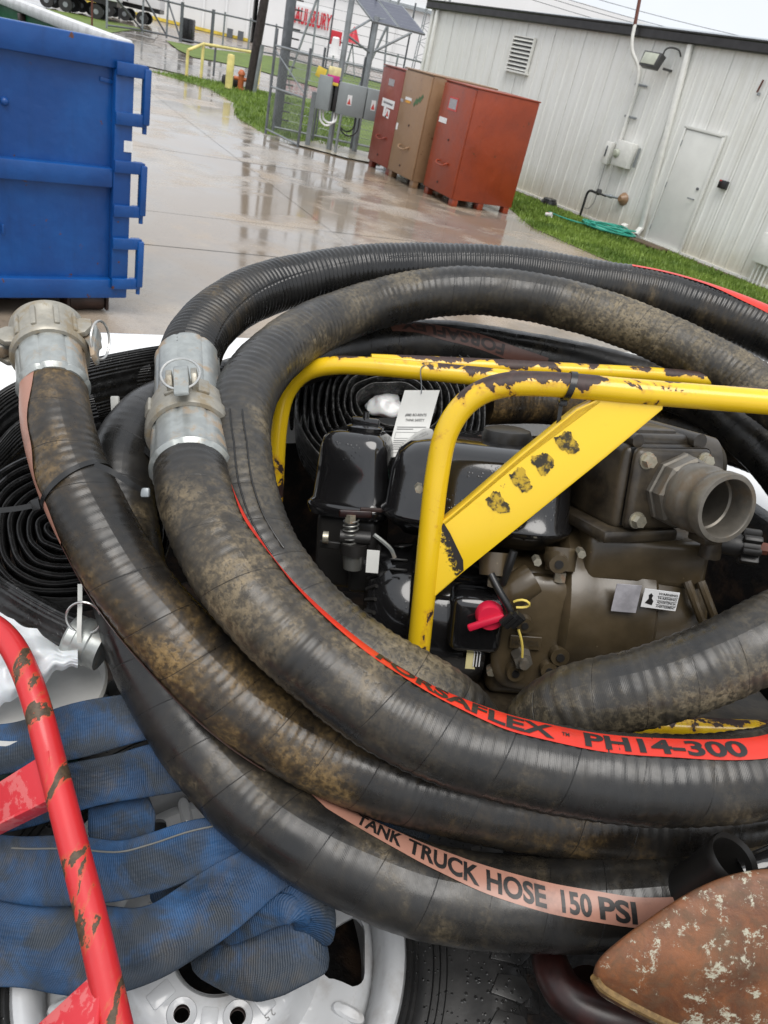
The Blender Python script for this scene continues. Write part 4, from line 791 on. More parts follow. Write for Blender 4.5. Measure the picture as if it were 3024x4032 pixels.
# tailgate end on the right
tg = Z(2985, 2010, RZ_); tgx = nrm(tg-r0); xg = (tg-r0)@rd_
mb = MB(); mb.box(frame(r0+rd_*(xg+.2)+rn_*.95+z3*(-.02), rd_, z3), .40, 1.5, .04, .014, 3); obj('end_rail', mb, 'truck_white', tb)
mb = MB(); mb.box(frame(r0+rd_*(xg-.012)+rn_*.95+z3*(-.24), rd_, z3), .05, 1.5, .5, .012); obj('end_liner', mb, 'bed_liner', tb)
mb = MB(); mb.box(frame(r0+rd_*.7+rn_*1.86+z3*(-.25), rd_, z3), 3.38, .04, .46); obj('near_side', mb, 'truck_white', tb)
mb = MB(); mb.box(frame(r0+rd_*(-1.0)+rn_*1.0+z3*(-.25), rd_, z3), .04, 1.7, .46); obj('front_wall', mb, 'truck_white', tb)
mb = MB(); mb.box(frame(r0+rd_*.7+rn_*.98+z3*(.75-RZ_), rd_, z3), 3.4, 1.8, .5, .05); obj('chassis', mb, 'black_trim', tb)
for sx in (-.4, 1.7):
    for sy in (.2, 1.7):
        p_ = r0+rd_*sx+rn_*sy; p_[2] = .42; mb = MB(); mb.cyl(p_-rn_*.13, p_+rn_*.13, .42, n=28); mb.cyl(p_-rn_*.14, p_+rn_*.14, .22, n=20); obj('wheel', mb, 'tyre_far', tb)

# ================================================================== HOSES
HOSES = {}
class Hose: pass
def hose(name, label, pts, R, mat, key, rib=None, nseg=44, step=.004, group='suction hoses coiled on the truck bed'):
    P = catmull([O(*p) if len(p) == 3 else np.array(p[:3]) for p in pts], 14); P, s = resample(P, .012); P = smooth_path(P, 6); P, s = resample(P, step)
    Tn, S, N = frames(P); h = Hose(); h.P, h.s, h.T, h.S, h.N = P, s, Tn, S, N
    r = np.full(len(s), R) if np.isscalar(R) else np.interp(s/s[-1], [a for a, _ in R], [b for _, b in R])
    h.r = r; th = np.linspace(0, 2*math.pi, nseg, endpoint=False)
    # slow unevenness of the cover, plus ribs where the wire helix stands out
    rr = r[:, None]*(1+.010*np.sin(s[:, None]*23+th[None]*2)+.006*np.sin(s[:, None]*61+1.3*np.sin(th)[None]*3)+.004*np.sin(s[:, None]*133+4*np.cos(th)[None]))
    if rib: per, amp = rib; rr = rr+amp*(.35+.65*(s/s[-1])[:, None] if key == 'C' else 1.)*np.sin(2*math.pi*(s[:, None]/per+th[None]/(2*math.pi)))
    ring = P[:, None]+rr[..., None]*(np.cos(th)[None, :, None]*N[:, None]+np.sin(th)[None, :, None]*S[:, None])
    n = nseg; L = len(s)
    # seam column duplicated for the uv map
    ring = np.concatenate([ring, ring[:, :1]], 1); uv = np.stack(np.broadcast_arrays(s[:, None], np.linspace(0, 1, n+1)[None]), 2)
    mb = MB(); f = [(i*(n+1)+j, (i+1)*(n+1)+j, (i+1)*(n+1)+j+1, i*(n+1)+j+1) for i in range(L-1) for j in range(n)]
    f = [q[::-1] for q in f]
    mb.add(ring.reshape(-1, 3), f, uv.reshape(-1, 2))
    for i, fl in ((0, 0), (L-1, 1)): mb.add(ring[i, :n], [tuple(range(n)) if fl else tuple(range(n-1, -1, -1))])
    root = thing(name, label, 'hose', P[len(P)//2]-np.array([0, 0, R if np.isscalar(R) else .05]), group); h.root = root
    h.cover = obj('cover', mb, mat, root, 60); HOSES[key] = h; return h
def px(P): q = np.asarray(P)-C_; d = q@F_; return np.stack([1512+FPX*(q@R_)/d, 2016-FPX*(q@U_)/d], -1)
def hit(h, x, y, smin=0, smax=1e9):
    th = np.linspace(0, 2*math.pi, 120, endpoint=False); I = np.where((h.s >= smin) & (h.s <= smax))[0][::2]
    nv = np.cos(th)[None, :, None]*h.N[I][:, None]+np.sin(th)[None, :, None]*h.S[I][:, None]; G = h.P[I][:, None]+h.r[I][:, None, None]*nv
    vd = C_-G; vd /= np.linalg.norm(vd, axis=2)[..., None]; fc = (nv*vd).sum(2); e = np.linalg.norm(px(G)-np.array([x*K, y*K]), axis=2)+np.where(fc > -.15, 0, 1e5)
    i, j = np.unravel_index(np.argmin(e), e.shape); return h.s[I[i]], th[j]
def stripe_path(h, pts, **kw):
    q = np.array([hit(h, *p, **kw) for p in pts]); q = q[np.argsort(q[:, 0])]; return q[:, 0], np.unwrap(q[:, 1])
def surf(h, s, th, lift):
    g = lambda A: np.stack([np.interp(s, h.s, A[:, i]) for i in range(3)], -1)
    N = g(h.N); S = g(h.S); r = np.interp(s, h.s, h.r)*1.012+lift; return g(h.P)+r[..., None]*(np.cos(th)[..., None]*N+np.sin(th)[..., None]*S)
def stripe(h, pts, width, mat, name='stripe', lift=.0006, taper=0., **kw):
    ss, tt = stripe_path(h, pts, **kw); s = np.arange(ss[0], ss[-1], .005); t = np.interp(s, ss, tt)
    for _ in range(8): t[1:-1] = .5*t[1:-1]+.25*(t[:-2]+t[2:])
    a = np.linspace(-.5, .5, 9); wd_ = width*(np.clip((s-s[0])/taper, .04, 1)[:, None] if taper else 1.); ang = t[:, None]+a[None]*wd_/np.interp(s, h.s, h.r)[:, None]
    mb = MB(); mb.sheet(surf(h, np.repeat(s[:, None], 9, 1), ang, lift)[:, ::-1]); o = obj(name, mb, mat, h.root, 180); o.data.flip_normals() if False else None
    return o, (s, t)
def split_fine(v, f, mx):
    b = bmesh.new(); vs = [b.verts.new(p) for p in v]
    for q in f:
        try: b.faces.new([vs[i] for i in q])
        except ValueError: pass
    for _ in range(4):
        ed = [e for e in b.edges if e.calc_length() > mx]
        if not ed: break
        bmesh.ops.subdivide_edges(b, edges=ed, cuts=1); bmesh.ops.triangulate(b, faces=[q for q in b.faces if len(q.verts) > 3])
    b.verts.index_update(); v = np.array([x.co[:] for x in b.verts]); f = [[x.index for x in q.verts] for q in b.faces]; b.free(); return v, f
def hose_text(h, st, txt, s0, s1, height, mat, parent, up=1, lift=.0012):
    """bend lettering round the hose between s0 and s1 (s1<s0 reads backwards along it); up=+1: letter tops towards the top of the picture"""
    v, f = text_mesh(txt, 1.0, .032); v, f = split_fine(v, f, .22)
    x0, x1 = v[:, 0].min(), v[:, 0].max(); s = s0+(v[:, 0]-x0)/(x1-x0)*(s1-s0); yy = (v[:, 1]-.36)*height/.72
    tc_ = np.interp(s, *st); sm = (s0+s1)/2; tm = float(np.interp(sm, *st)); a = px(surf(h, np.array([sm]), np.array([tm+.1]), 0))[0]; b = px(surf(h, np.array([sm]), np.array([tm-.1]), 0))[0]
    sg = up*(1 if a[1] < b[1] else -1); mb = MB(); mb.add(surf(h, s, tc_+sg*yy/np.interp(s, h.s, h.r), lift), f); return obj('lettering', mb, mat, parent, 0)
B_pts = [(412.5, 1005, .966), (413.5, 1028, .951), (419, 1065, .93), (467, 1180, .885), (545, 1295, .86), (660, 1408, .845), (800, 1515, .83), (940, 1590, .82), (1120, 1645, .81), (1305, 1678, .805), (1500, 1685, .805), (1695, 1660, .82), (1860, 1590, .87), (2010, 1440, .97), (2080, 1200, 1.12), (2010, 980, 1.28)]
C_pts = [(2010, 980, 1.30), (1850, 830, 1.39), (1642, 713, 1.47), (1439, 641, 1.52), (1293, 614, 1.53), (1096, 584, 1.53), (900, 577, 1.50), (756, 586, 1.46), (615, 612, 1.39), (535, 640, 1.33), (472, 680, 1.27), (432, 722, 1.22), (410, 768, 1.175), (406, 795, 1.15)]
D_pts = [(1060, 1690, .99), (1022, 1605, .955), (985, 1540, .925), (895, 1485, .905), (812, 1442, .905), (705, 1362, .915), (615, 1265, .93), (551, 1158, .955), (523, 1065, .985), (512, 980, 1.02), (515, 911, 1.06), (528, 860, 1.10), (553, 812, 1.15), (596, 766, 1.21), (650, 725, 1.28), (721, 690, 1.35), (850, 648, 1.42), (1000, 627, 1.45), (1150, 642, 1.455), (1300, 680, 1.44), (1450, 740, 1.41), (1659, 855, 1.34), (1830, 1000, 1.22)]
E_pts = [(1830, 1010, 1.16), (1900, 1150, 1.02), (1850, 1270, .93), (1740, 1330, .885), (1659, 1375, .87), (1550, 1430, .865), (1400, 1484, .87), (1260, 1514, .885), (1190, 1545, .905), (1150, 1610, .95), (1140, 1690, 1.0)]
A_pts = [(115, 830, .985), (118, 860, .97), (123, 905, .953), (144, 990, .935), (176, 1072, .915), (211, 1141, .905), (284, 1264, .89), (393, 1393, .885), (525, 1522, .885), (680, 1620, .887), (840, 1682, .888), (1088, 1743, .89), (1267, 1771, .893), (1480, 1775, .905), (1700, 1735, .935), (1900, 1640, 1.01), (2050, 1470, 1.12), (2070, 1300, 1.24), (1970, 1150, 1.34), (1810, 1045, 1.44), (1640, 975, 1.54), (1480, 925, 1.61), (1300, 885, 1.63), (1150, 868, 1.63), (1040, 870, 1.58)]
L_pts = [(1830, 1400, 1.16), (1810, 1240, 1.26), (1755, 1110, 1.35), (1675, 1000, 1.43), (1590, 918, 1.49), (1500, 858, 1.53), (1300, 800, 1.57), (1100, 760, 1.58), (960, 742, 1.56), (800, 745, 1.51), (650, 780, 1.44), (500, 835, 1.32), (400, 868, 1.22), (329, 900, 1.14), (284, 956, 1.09), (264, 1006, 1.06), (258, 1100, 1.03), (270, 1200, 1.0), (287, 1290, .985), (312, 1390, .965), (360, 1490, .945), (450, 1623, .92), (543, 1726, .90), (648, 1806, .88), (797, 1880, .865), (927, 1927, .86), (1110, 1950, .86), (1300, 1950, .865), (1500, 1930, .875), (1700, 1880, .905), (1900, 1780, .97)]
hB = hose('suction_hose', 'black hose with bright red printed stripe, running from the coupled joint across the coil front', B_pts, .046, 'rubber_main', 'B', rib=(.0125, .0006))
hC = hose('suction_hose', 'finely ribbed black hose forming the far outer loop above the coupled joint', C_pts, .0455, 'rubber_corr', 'C', rib=(.0098, .0011), step=.0014, nseg=40)
hD = hose('suction_hose', 'muddy grey black hose forming the inner loop around the yellow framed pump', D_pts, .0450, 'rubber_inner', 'D', rib=(.0135, .0007))
hE = hose('suction_hose', 'muddy hose stub crossing in front of the pump casing, under the red striped hose', E_pts, .0455, 'rubber_inner', 'E', rib=(.0135, .0006))
hA = hose('suction_hose', 'mud caked black hose ending in the uncoupled camlock beside the white rail', A_pts, [(0, .0410), (.06, .043), (.13, .0455), (.5, .0465), (1, .046)], 'rubber_muddy', 'A', rib=(.0125, .0003))
hL = hose('suction_hose', 'lowest black hose with a pink stripe reading TANK TRUCK HOSE', L_pts, [(0, .045), (.5, .046), (.72, .0495), (1, .0505)], 'rubber_low', 'L', rib=(.0125, .0002))
# printed stripes
oB, stB = stripe(hB, [(497, 1050), (530, 1125), (600, 1218), (700, 1318), (800, 1404), (880, 1457), (1000, 1519), (1100, 1559), (1180, 1580), (1300, 1601), (1440, 1614), (1560, 1617), (1650, 1612), (1760, 1580), (1830, 1540)], .026, 'stripe_red', taper=.16)
for txt, a, b in (('FORSAFLEX', (815, 1422), (1192, 1586)), ('PH14-300', (1262, 1586), (1602, 1615))):
    hose_text(hB, stB, txt, hit(hB, *a)[0], hit(hB, *b)[0], .0185, 'print_black', oB)
hose_text(hB, stB, 'TM', hit(hB, 1198, 1566)[0], hit(hB, 1216, 1570)[0], .005, 'print_black', oB)
sl0 = hit(hL, 560, 1640, smin=hL.s[-1]*.5)[0]
oL, stL = stripe(hL, [(640, 1690), (700, 1728), (770, 1766), (870, 1818), (960, 1862), (1045, 1898), (1190, 1940), (1290, 1962), (1370, 1975), (1450, 1975), (1600, 1955)], .030, 'stripe_pink', taper=.05, smin=hL.s[-1]*.5)
for txt, a, b in (('TANK', (768, 1767), (868, 1817)), ('TRUCK', (888, 1828), (1035, 1893)), ('HOSE', (1056, 1902), (1186, 1939)), ('150', (1206, 1945), (1270, 1960)), ('PSI', (1300, 1965), (1368, 1976))):
    hose_text(hL, stL, txt, hit(hL, *a, smin=sl0)[0], hit(hL, *b, smin=sl0)[0], .0205, 'print_black', oL)
hf = hL.s[-1]*.42
oF, stF = stripe(hL, [(840, 702), (900, 703), (960, 718), (1040, 740), (1110, 765), (1180, 790)], .030, 'stripe_dark', smax=hf)
hose_text(hL, stF, 'FORSAFLEX', hit(hL, 1085, 757, smax=hf)[0], hit(hL, 868, 705, smax=hf)[0], .021, 'print_dark', oF, up=-1)
oA, stA = stripe(hA, [(56, 812), (50, 850), (52, 920), (62, 985), (80, 1052), (96, 1098), (132, 1190)], .026, 'stripe_pink')
stripe(hA, [(132, 1190), (180, 1290), (240, 1390), (330, 1500), (440, 1600), (560, 1690)], .022, 'stripe_dark')
oC, stC = stripe(hC, [(1360, 566), (1440, 584), (1530, 610), (1600, 638), (1659, 664), (1760, 720)], .036, 'stripe_red')
# the moulded seam cords along the inner loop
for off in (0, .016):
    ss, tt = stripe_path(hD, [(497, 880), (506, 960), (515, 1040), (540, 1120), (590, 1200)]); s = np.arange(ss[0], ss[-1], .006); t_ = np.interp(s, ss, tt)+off/.045
    mb = MB(); mb.tube(surf(hD, s, t_, .0004), .0011, 6); obj('seam_cord', mb, 'tie_black', hD.root)
# ---- couplings
def along(h, i0, i1): return h.P[i0], h.P[i1]
def ferrule(p0, p1, r, name, parent, mat='zinc', nf=8):
    """crimped steel sleeve: flats pressed in round it"""
    p0 = np.array(p0); p1 = np.array(p1); ax = p1-p0; L = np.linalg.norm(ax); m = frame(p0, np.cross(ax, [.3, .2, .9]), ax); n = 64; th = np.linspace(0, 2*math.pi, n+1)[:-1]
    m[:3, :3] = np.stack([m[:3, 0], m[:3, 1], m[:3, 2]], 1)
    zz = np.array([0, .003, .006, .012, L-.012, L-.006, L-.002, L]); rr = np.array([r-.003, r-.0005, r+.0015, r, r, r+.001, r, r-.003]); v = []
    for z_, rz in zip(zz, rr):
        cr_ = .0016*np.exp(-((np.mod(th*nf/(2*math.pi)+.5, 1)-.5)/.06)**2); v.append(np.stack([(rz-cr_)*np.cos(th), (rz-cr_)*np.sin(th), np.full(n, z_)], 1))
    v = np.vstack(v); k = len(zz); f = [(i*n+j, i*n+(j+1) % n, (i+1)*n+(j+1) % n, (i+1)*n+j) for i in range(k-1) for j in range(n)]+[tuple(range(n-1, -1, -1)), tuple(range((k-1)*n, k*n))]
    mb = MB(); mb.add(ap(m, v), f); return obj(name, mb, mat, parent, 30), m
def cam_arm(m, ang, r, zc, name, parent, open_=0.):
    """pivot lugs, folded lever and pull ring on the coupler body at angle ang (in the frame m: z = axis)"""
    a = m@RZ(ang)@T(r, 0, zc)
    mb = MB()
    for sy in (-.016, .016): mb.prism(a@T(0, sy-.004, 0)@RX(rad(90)), [(-.012, -.016), (.006, -.016), (.016, -.006), (.016, .008), (.004, .016), (-.012, .016)], -.008, 0, .0015)
    lug = obj('pivot_lug', mb, 'cast_alu', parent)
    lv = a@T(.010, 0, 0)@RY(open_); mb = MB(); mb.prism(lv@RX(rad(90)), [(-.010, .012), (.008, .013), (.010, 0), (.007, -.03), (.008, -.052), (.002, -.054), (-.001, -.03), (-.012, -.006)], -.0095, .0095, .002); arm = obj('cam_lever', mb, 'zinc', parent)
    th = np.linspace(0, 2*math.pi, 28)[:-1]; P = ap(lv, np.stack([np.full(27, .011)+.008*np.cos(th), .0245*np.sin(th), -.014+.0245*np.cos(th)], 1)); mb = MB(); mb.tube(P, .0017, 8, closed=True); obj('pull_ring', mb, 'steel_ring', arm)
# coupled pair on the far loop / red striped hose
a0, a1 = O(413, 1022, .955), O(405, 778, 1.165); ax = nrm(a1-a0); LC = np.linalg.norm(a1-a0)
cpl = thing('hose_coupling', 'closed camlock coupling with long crimped sleeves, joining the ribbed and the red striped hose', 'coupling', a0)
_, fm = ferrule(a0, a0+ax*LC*.40, .0496, 'lower_sleeve', cpl); ferrule(a0+ax*LC*.48, a1, .0472, 'upper_sleeve', cpl)
# body frame with local x towards the camera
tc_ = nrm(C_-(a0+a1)/2); bm_ = frame(a0+ax*LC*.27, np.cross(np.cross(ax, tc_), ax), ax)
mb = MB(); zb = LC*.0; mb.lathe(bm_, [(.050, 0), (.055, .001), (.0575, .006), (.0575, .022), (.055, .025), (.0545, .044), (.0535, .062), (.050, .066), (.049, .066)], 48); bo_ = obj('coupler_body', mb, 'cast_alu', cpl)
for a in np.linspace(0, 2*math.pi, 9)[:-1]+.35:
    mb = MB(); mb.box(bm_@RZ(a)@T(.0555, 0, .043), .006, .016, .03, .002); obj('boss', mb, 'cast_alu', bo_)
cam_arm(bm_, -.12, .057, .046, 'cam', cpl); cam_arm(bm_, math.pi-.12, .057, .046, 'cam', cpl)
# open end on the muddy hose
e0, e1 = O(117, 846, .972), O(104, 716, 1.045); ax2 = nrm(e1-e0); LE = np.linalg.norm(e1-e0)
ce = thing('hose_coupling', 'open female camlock end with two loose cam levers, standing up against the white rail', 'coupling', e0)
ferrule(e0, e0+ax2*LE*.62, .0430, 'sleeve', ce)
tc2 = nrm(C_-(e0+e1)/2); em = frame(e0+ax2*LE*.52, np.cross(np.cross(ax2, tc2), ax2), ax2); HL = LE*.52
mb = MB(); mb.lathe(em, [(.043, 0), (.0475, .001), (.0495, .004), (.0495, .010), (.0465, .012), (.046, HL-.016), (.0485, HL-.012), (.0488, HL-.003), (.0465, HL), (.041, HL), (.0395, HL-.004), (.0395, .01), (0, .01)], 48); eb = obj('coupler_body', mb, 'cast_alu', ce)
for a in (-.9, -.35, .25, .8):
    mb = MB(); mb.box(em@RZ(a)@T(.047, 0, HL*.55), .005, .007, HL*.62, .002); obj('rib', mb, 'cast_alu', eb)
cam_arm(em, 1.25, .047, HL*.42, 'cam', ce, .12); cam_arm(em, -1.55, .047, HL*.42, 'cam', ce, -1.0)

# ================================================================== PUMP
zw = np.array([0, 0, 1.]); PX = nrm(R_-.08*U_); PZ0 = nrm(zw-(zw@PX)*PX); PY0 = np.cross(PZ0, PX); ca, sa = math.cos(rad(15)), math.sin(rad(15))
PY = PY0*ca-PZ0*sa; PZ = PZ0*ca+PY0*sa; PO = O(1200, 832, .97)
PM = np.eye(4); PM[:3, 0] = PX; PM[:3, 1] = PY; PM[:3, 2] = PZ; PM[:3, 3] = PO
def LP(x, y, yl):
    a = ray(x*K, y*K); k = ((PO-C_)@PY+yl)/(a@PY); p = C_+a*k-PO; return np.array([p@PX, yl, p@PZ])
def pp(*p): return ap(PM, p)
pump = thing('water_pump', 'engine water pump in a chipped yellow tube frame, ringed by the hose coil', 'pump', pp(.1, .15, -.47))
def ptube(P, r, name, mat, parent=None, n=16):
    mb = MB(); mb.tube(ap(PM, smooth_path(resample(catmull(P, 10), .008)[0], 4)), r, n); return obj(name, mb, mat, parent or pump, 60)
hoop1 = ptube([(-.140, 0, -.45), (-.139, 0, -.3), (-.137, 0, -.12), (-.130, 0, -.066), (-.106, 0, -.026), (-.07, 0, -.006), (-.02, 0, 0), (.1, 0, 0), (.30, 0, 0), (.50, 0, 0), (.56, 0, -.006), (.60, 0, -.03), (.615, 0, -.08), (.62, 0, -.2), (.62, 0, -.45)], .0160, 'front_hoop', 'yellow_paint')
hoop2 = ptube([(-.40, .33, -.45), (-.398, .33, -.25), (-.395, .33, -.13), (-.385, .33, -.08), (-.355, .325, -.043), (-.31, .32, -.028), (-.26, .315, -.024), (-.05, .295, -.024), (.2, .27, -.024), (.54, .26, -.03), (.59, .26, -.08), (.60, .26, -.45)], .0155, 'rear_hoop', 'yellow_paint')
ptube([(-.245, .335, -.018), (-.1, .36, -.014), (.1, .385, -.010), (.3, .41, -.008), (.58, .42, -.02)], .0135, 'top_bar', 'yellow_paint')
ptube([(-.40, .33, -.45), (-.25, .17, -.46), (-.14, 0, -.45)], .015, 'base_rail', 'yellow_paint'); ptube([(.60, .26, -.45), (.61, .12, -.46), (.62, 0, -.45)], .015, 'base_rail', 'yellow_paint'); ptube([(.17, -.01, -.462), (.3, -.01, -.46), (.45, -.005, -.455), (.62, 0, -.452)], .016, 'base_rail', 'yellow_paint')
# gusset plate between the leg and the top bar
g = lambda x, y: LP(x, y, -.004)[[0, 2]]
pm = PM@T(0, -.004, 0)@RX(rad(90))
gp2 = [g(1296, 862), g(1432, 872), g(1430, 884), g(1310, 985), g(1130, 1130), g(1002, 1233), g(930, 1296), g(924, 1190), g(943, 1140), g(1000, 1092), g(1120, 988), g(1245, 886)]
mb = MB(); mb.prism(pm, [(a, b) for a, b in gp2], -.002, .002, .0007); gus = obj('gusset_plate', mb, 'yellow_plate', pump)
mb = MB(); mb.prism(pm, [g(940, 1138), g(1002, 1088), g(1122, 984), g(1245, 884), g(1290, 862), g(1298, 868), g(1127, 996), g(1006, 1098), g(946, 1146)], -.020, .002, .0006); obj('gusset_lip', mb, 'yellow_plate', gus)
q = NT('stencil_worn'); f_ = q.step(q.noise(70, 7, .7), .44, .60); q.set(col=q.mix(f_, (.03, .024, .012), (.52, .34, .02)), rough=.4)
# dark stencil smudges along the plate (unreadable in the photo) and a bare oversprayed corner
q = NT('overspray'); sp = q.noise(220, 2, .6); uvx = q.xyz(q.uv())[0]; f_ = q.step(q.mth('ADD', q.mth('MULTIPLY', sp, 1.1), uvx), .95, 1.25); q.set(col=q.mix(f_, (.78, .52, .02), (.015, .012, .01)), rough=.4)
tri = [g(943, 1150), g(958, 1128), g(972, 1150), g(1000, 1208), g(1001, 1230), g(935, 1288)]
v = np.array([(p[0], p[1], .0035) for p in tri]); b = bmesh.new(); vv = [b.verts.new(p) for p in v]; b.faces.new(vv); bmesh.ops.triangulate(b, faces=b.faces[:])
for _ in range(4): bmesh.ops.subdivide_edges(b, edges=b.edges[:], cuts=1)
b.verts.index_update(); v = np.array([x.co[:] for x in b.verts]); f = [[x.index for x in fc_.verts] for fc_ in b.faces]; b.free()
ea, eb_ = np.array(g(972, 1140)), np.array(g(1003, 1225)); nd = nrm(np.append(np.array([-(eb_-ea)[1], (eb_-ea)[0]]), 0))[:2]; dist_ = np.abs((v[:, :2]-ea)@nd)
mb = MB(); mb.add(ap(pm, v), f, np.stack([1.02-dist_/.030, np.zeros(len(v))], 1)); obj('overspray_patch', mb, 'overspray', gus, 0)
for (x, y) in ((1075, 1085), (1125, 1035), (1172, 1000), (1225, 955)):
    c_ = g(x, y); aa_ = np.linspace(0, 2*math.pi, 61)[:-1]; ph_ = rng.uniform(0, 6, 5); rr_ = 1+.10*np.sin(2*aa_+ph_[0])+.12*np.sin(3*aa_+ph_[1])+.07*np.sin(7*aa_+ph_[2])+.05*np.sin(13*aa_+ph_[3])+.04*np.sin(23*aa_+ph_[4])
    mb = MB(); mb.prism(pm@T(c_[0], c_[1], .0026)@RZ(rad(42)), [(.0105*r_*np.sign(math.cos(a))*abs(math.cos(a))**.6, .0150*r_*np.sign(math.sin(a))*abs(math.sin(a))**.6) for a, r_ in zip(aa_, rr_)], 0, .0004); obj('stencil_mark', mb, 'stencil_worn', gus, 0)
# frame cable tie
zt = thing('cable_tie', 'black cable tie wrapped round the yellow top bar of the pump frame', 'cable tie', pp(*LP(1228, 845, 0)))
c_ = LP(1228, 843, 0); th = np.linspace(0, 2*math.pi, 33)[:-1]; G = np.array([[ap(PM, (c_[0]+w_+.004*math.cos(a), .0178*math.sin(a), .0178*math.cos(a))) for w_ in (-.004, .004)] for a in np.r_[th, th[:1]]]); mb = MB(); mb.sheet(G, .0018); obj('strap', mb, 'tie_black', zt)
mb = MB(); mb.box(PM@T(c_[0]-.004, .004, -.022), .010, .012, .008, .002); mb.box(PM@T(c_[0]-.006, .004, -.036), .005, .0015, .026); obj('head', mb, 'tie_black', zt)
# ---- engine
def pbox(name, c, sx, sy, sz, mat, bev=.006, yaw=0., parent=None, seg=3): mb = MB(); mb.box(PM@T(*c)@RZ(rad(yaw)), sx, sy, sz, bev, seg); return obj(name, mb, mat, parent or pump)
def pcyl(name, a, b, r0, r1, mat, n=24, parent=None): mb = MB(); mb.cyl(pp(*a), pp(*b), r0, r1, n); return obj(name, mb, mat, parent or pump)
def plathe(name, c, axis, prof, mat, n=40, parent=None, xdir=(0, 0, 1)):
    m = PM@frame(np.array(c, float), np.array(xdir, float)-np.dot(xdir, nrm(axis))*nrm(axis), axis); mb = MB(); mb.lathe(m, prof, n); return obj(name, mb, mat, parent or pump)
# air cleaner: tapered gloss cover on a flared base, wing knob on top
ac = LP(772, 985, .17); 
def loft(m, secs, n=40, p=4.):
    """stack of superellipse sections (z, half-x, half-y) with a closed top and bottom"""
    th = np.linspace(0, 2*math.pi, n, endpoint=False); v = []
    for z_, hx, hy in secs:
        c, s = np.cos(th), np.sin(th); v.append(np.stack([hx*np.sign(c)*np.abs(c)**(2/p), hy*np.sign(s)*np.abs(s)**(2/p), np.full(n, z_)], 1))
    k = len(secs); v = np.vstack(v); f = [(i*n+j, i*n+(j+1) % n, (i+1)*n+(j+1) % n, (i+1)*n+j) for i in range(k-1) for j in range(n)]+[tuple(range(n-1, -1, -1)), tuple(range((k-1)*n, k*n))]
    mb = MB(); mb.add(ap(m, v), f); return mb
am = PM@T(-.252, .20, -.20)@RZ(rad(-12))
air = obj('air_cleaner', loft(am, [(-.035, .060, .052), (-.02, .063, .055), (-.016, .060, .052), (.03, .056, .05), (.062, .053, .047), (.078, .049, .043), (.086, .040, .034), (.089, .028, .022)]), 'gloss_black', pump, 50)
mb = loft(am@T(0, 0, -.028), [(-.012, .064, .056), (.0, .068, .060), (.004, .067, .059), (.008, .062, .054)]); obj('cover_rim', mb, 'gloss_black', air, 50)
mb = loft(am@T(.01, .0, .088), [(0, .026, .016), (.007, .03, .02), (.010, .024, .014)], 24, 2.5); mb.box(am@T(.01, 0, .103), .045, .010, .012, .004); mb.cyl(ap(am, (.01, 0, .1)), ap(am, (.01, 0, .118)), .005); obj('wing_knob', mb, 'gloss_black', air)
pbox('intake_housing', (-.25, .20, -.30), .10, .09, .12, 'matt_black', .012, -12)
cb = pbox('carburettor', (-.225, .15, -.325), .05, .05, .055, 'matt_black', .008)
for (x, y, l, r_, m_) in ((735, 1158, .045, .010, 'matt_black'), (698, 1160, .008, .009, 'bolt'), (758, 1080, .0, .0, None)):
    if m_: c_ = LP(x, y, .10); pcyl('throttle_shaft', c_, c_+np.array([l, 0, 0]), r_, r_, m_, 14, cb)
c_ = LP(762, 1222, .10); pcyl('fuel_bowl', c_+np.array([0, 0, -.004]), c_+np.array([0, 0, .022]), .014, .017, 'brass_grey', 20, cb); pcyl('bowl_neck', c_+np.array([0, 0, .02]), c_+np.array([0, 0, .036]), .021, .021, 'matt_black', 20, cb)
th = np.linspace(0, 6*2*math.pi, 120); c_ = LP(757, 1150, .10); mb = MB(); mb.tube(ap(PM, np.stack([c_[0]+.011*np.cos(th), c_[1]+.011*np.sin(th), c_[2]-.02+.04*th/th[-1]], 1)), .0013, 5); obj('spring', mb, 'brass_grey', cb)
c_ = LP(757, 1128, .095); pcyl('adjuster_bolt', c_, c_+np.array([0, 0, .012]), .0085, .0085, 'bolt', 6, cb)
c_ = LP(768, 1110, .095); pbox('choke_lever', c_, .048, .006, .011, 'dark_red', .002, 8, cb); c_ = LP(815, 1102, .10); pbox('choke_link', c_, .05, .005, .006, 'rusty_steel', .001, 8, cb)
c_ = LP(740, 1180, .11); pbox('governor_arm', c_, .07, .006, .012, 'matt_black', .002, -6, cb)
# fuel tank
tk = PM@T(-.060, .155, -.165)@RZ(rad(-10))
tank = obj('fuel_tank', loft(tk, [(-.075, .115, .085), (-.05, .136, .112), (-.044, .140, .116), (-.040, .140, .116), (-.034, .134, .110), (.02, .130, .106), (.045, .122, .098), (.058, .106, .084), (.064, .08, .06)], 64, 5.), 'gloss_black', pump, 50)
mb = loft(tk@T(.03, .0, .06), [(0, .036, .036), (.012, .037, .037), (.02, .034, .034), (.023, .024, .024)], 28, 2.); obj('fuel_cap', mb, 'matt_black', tank)
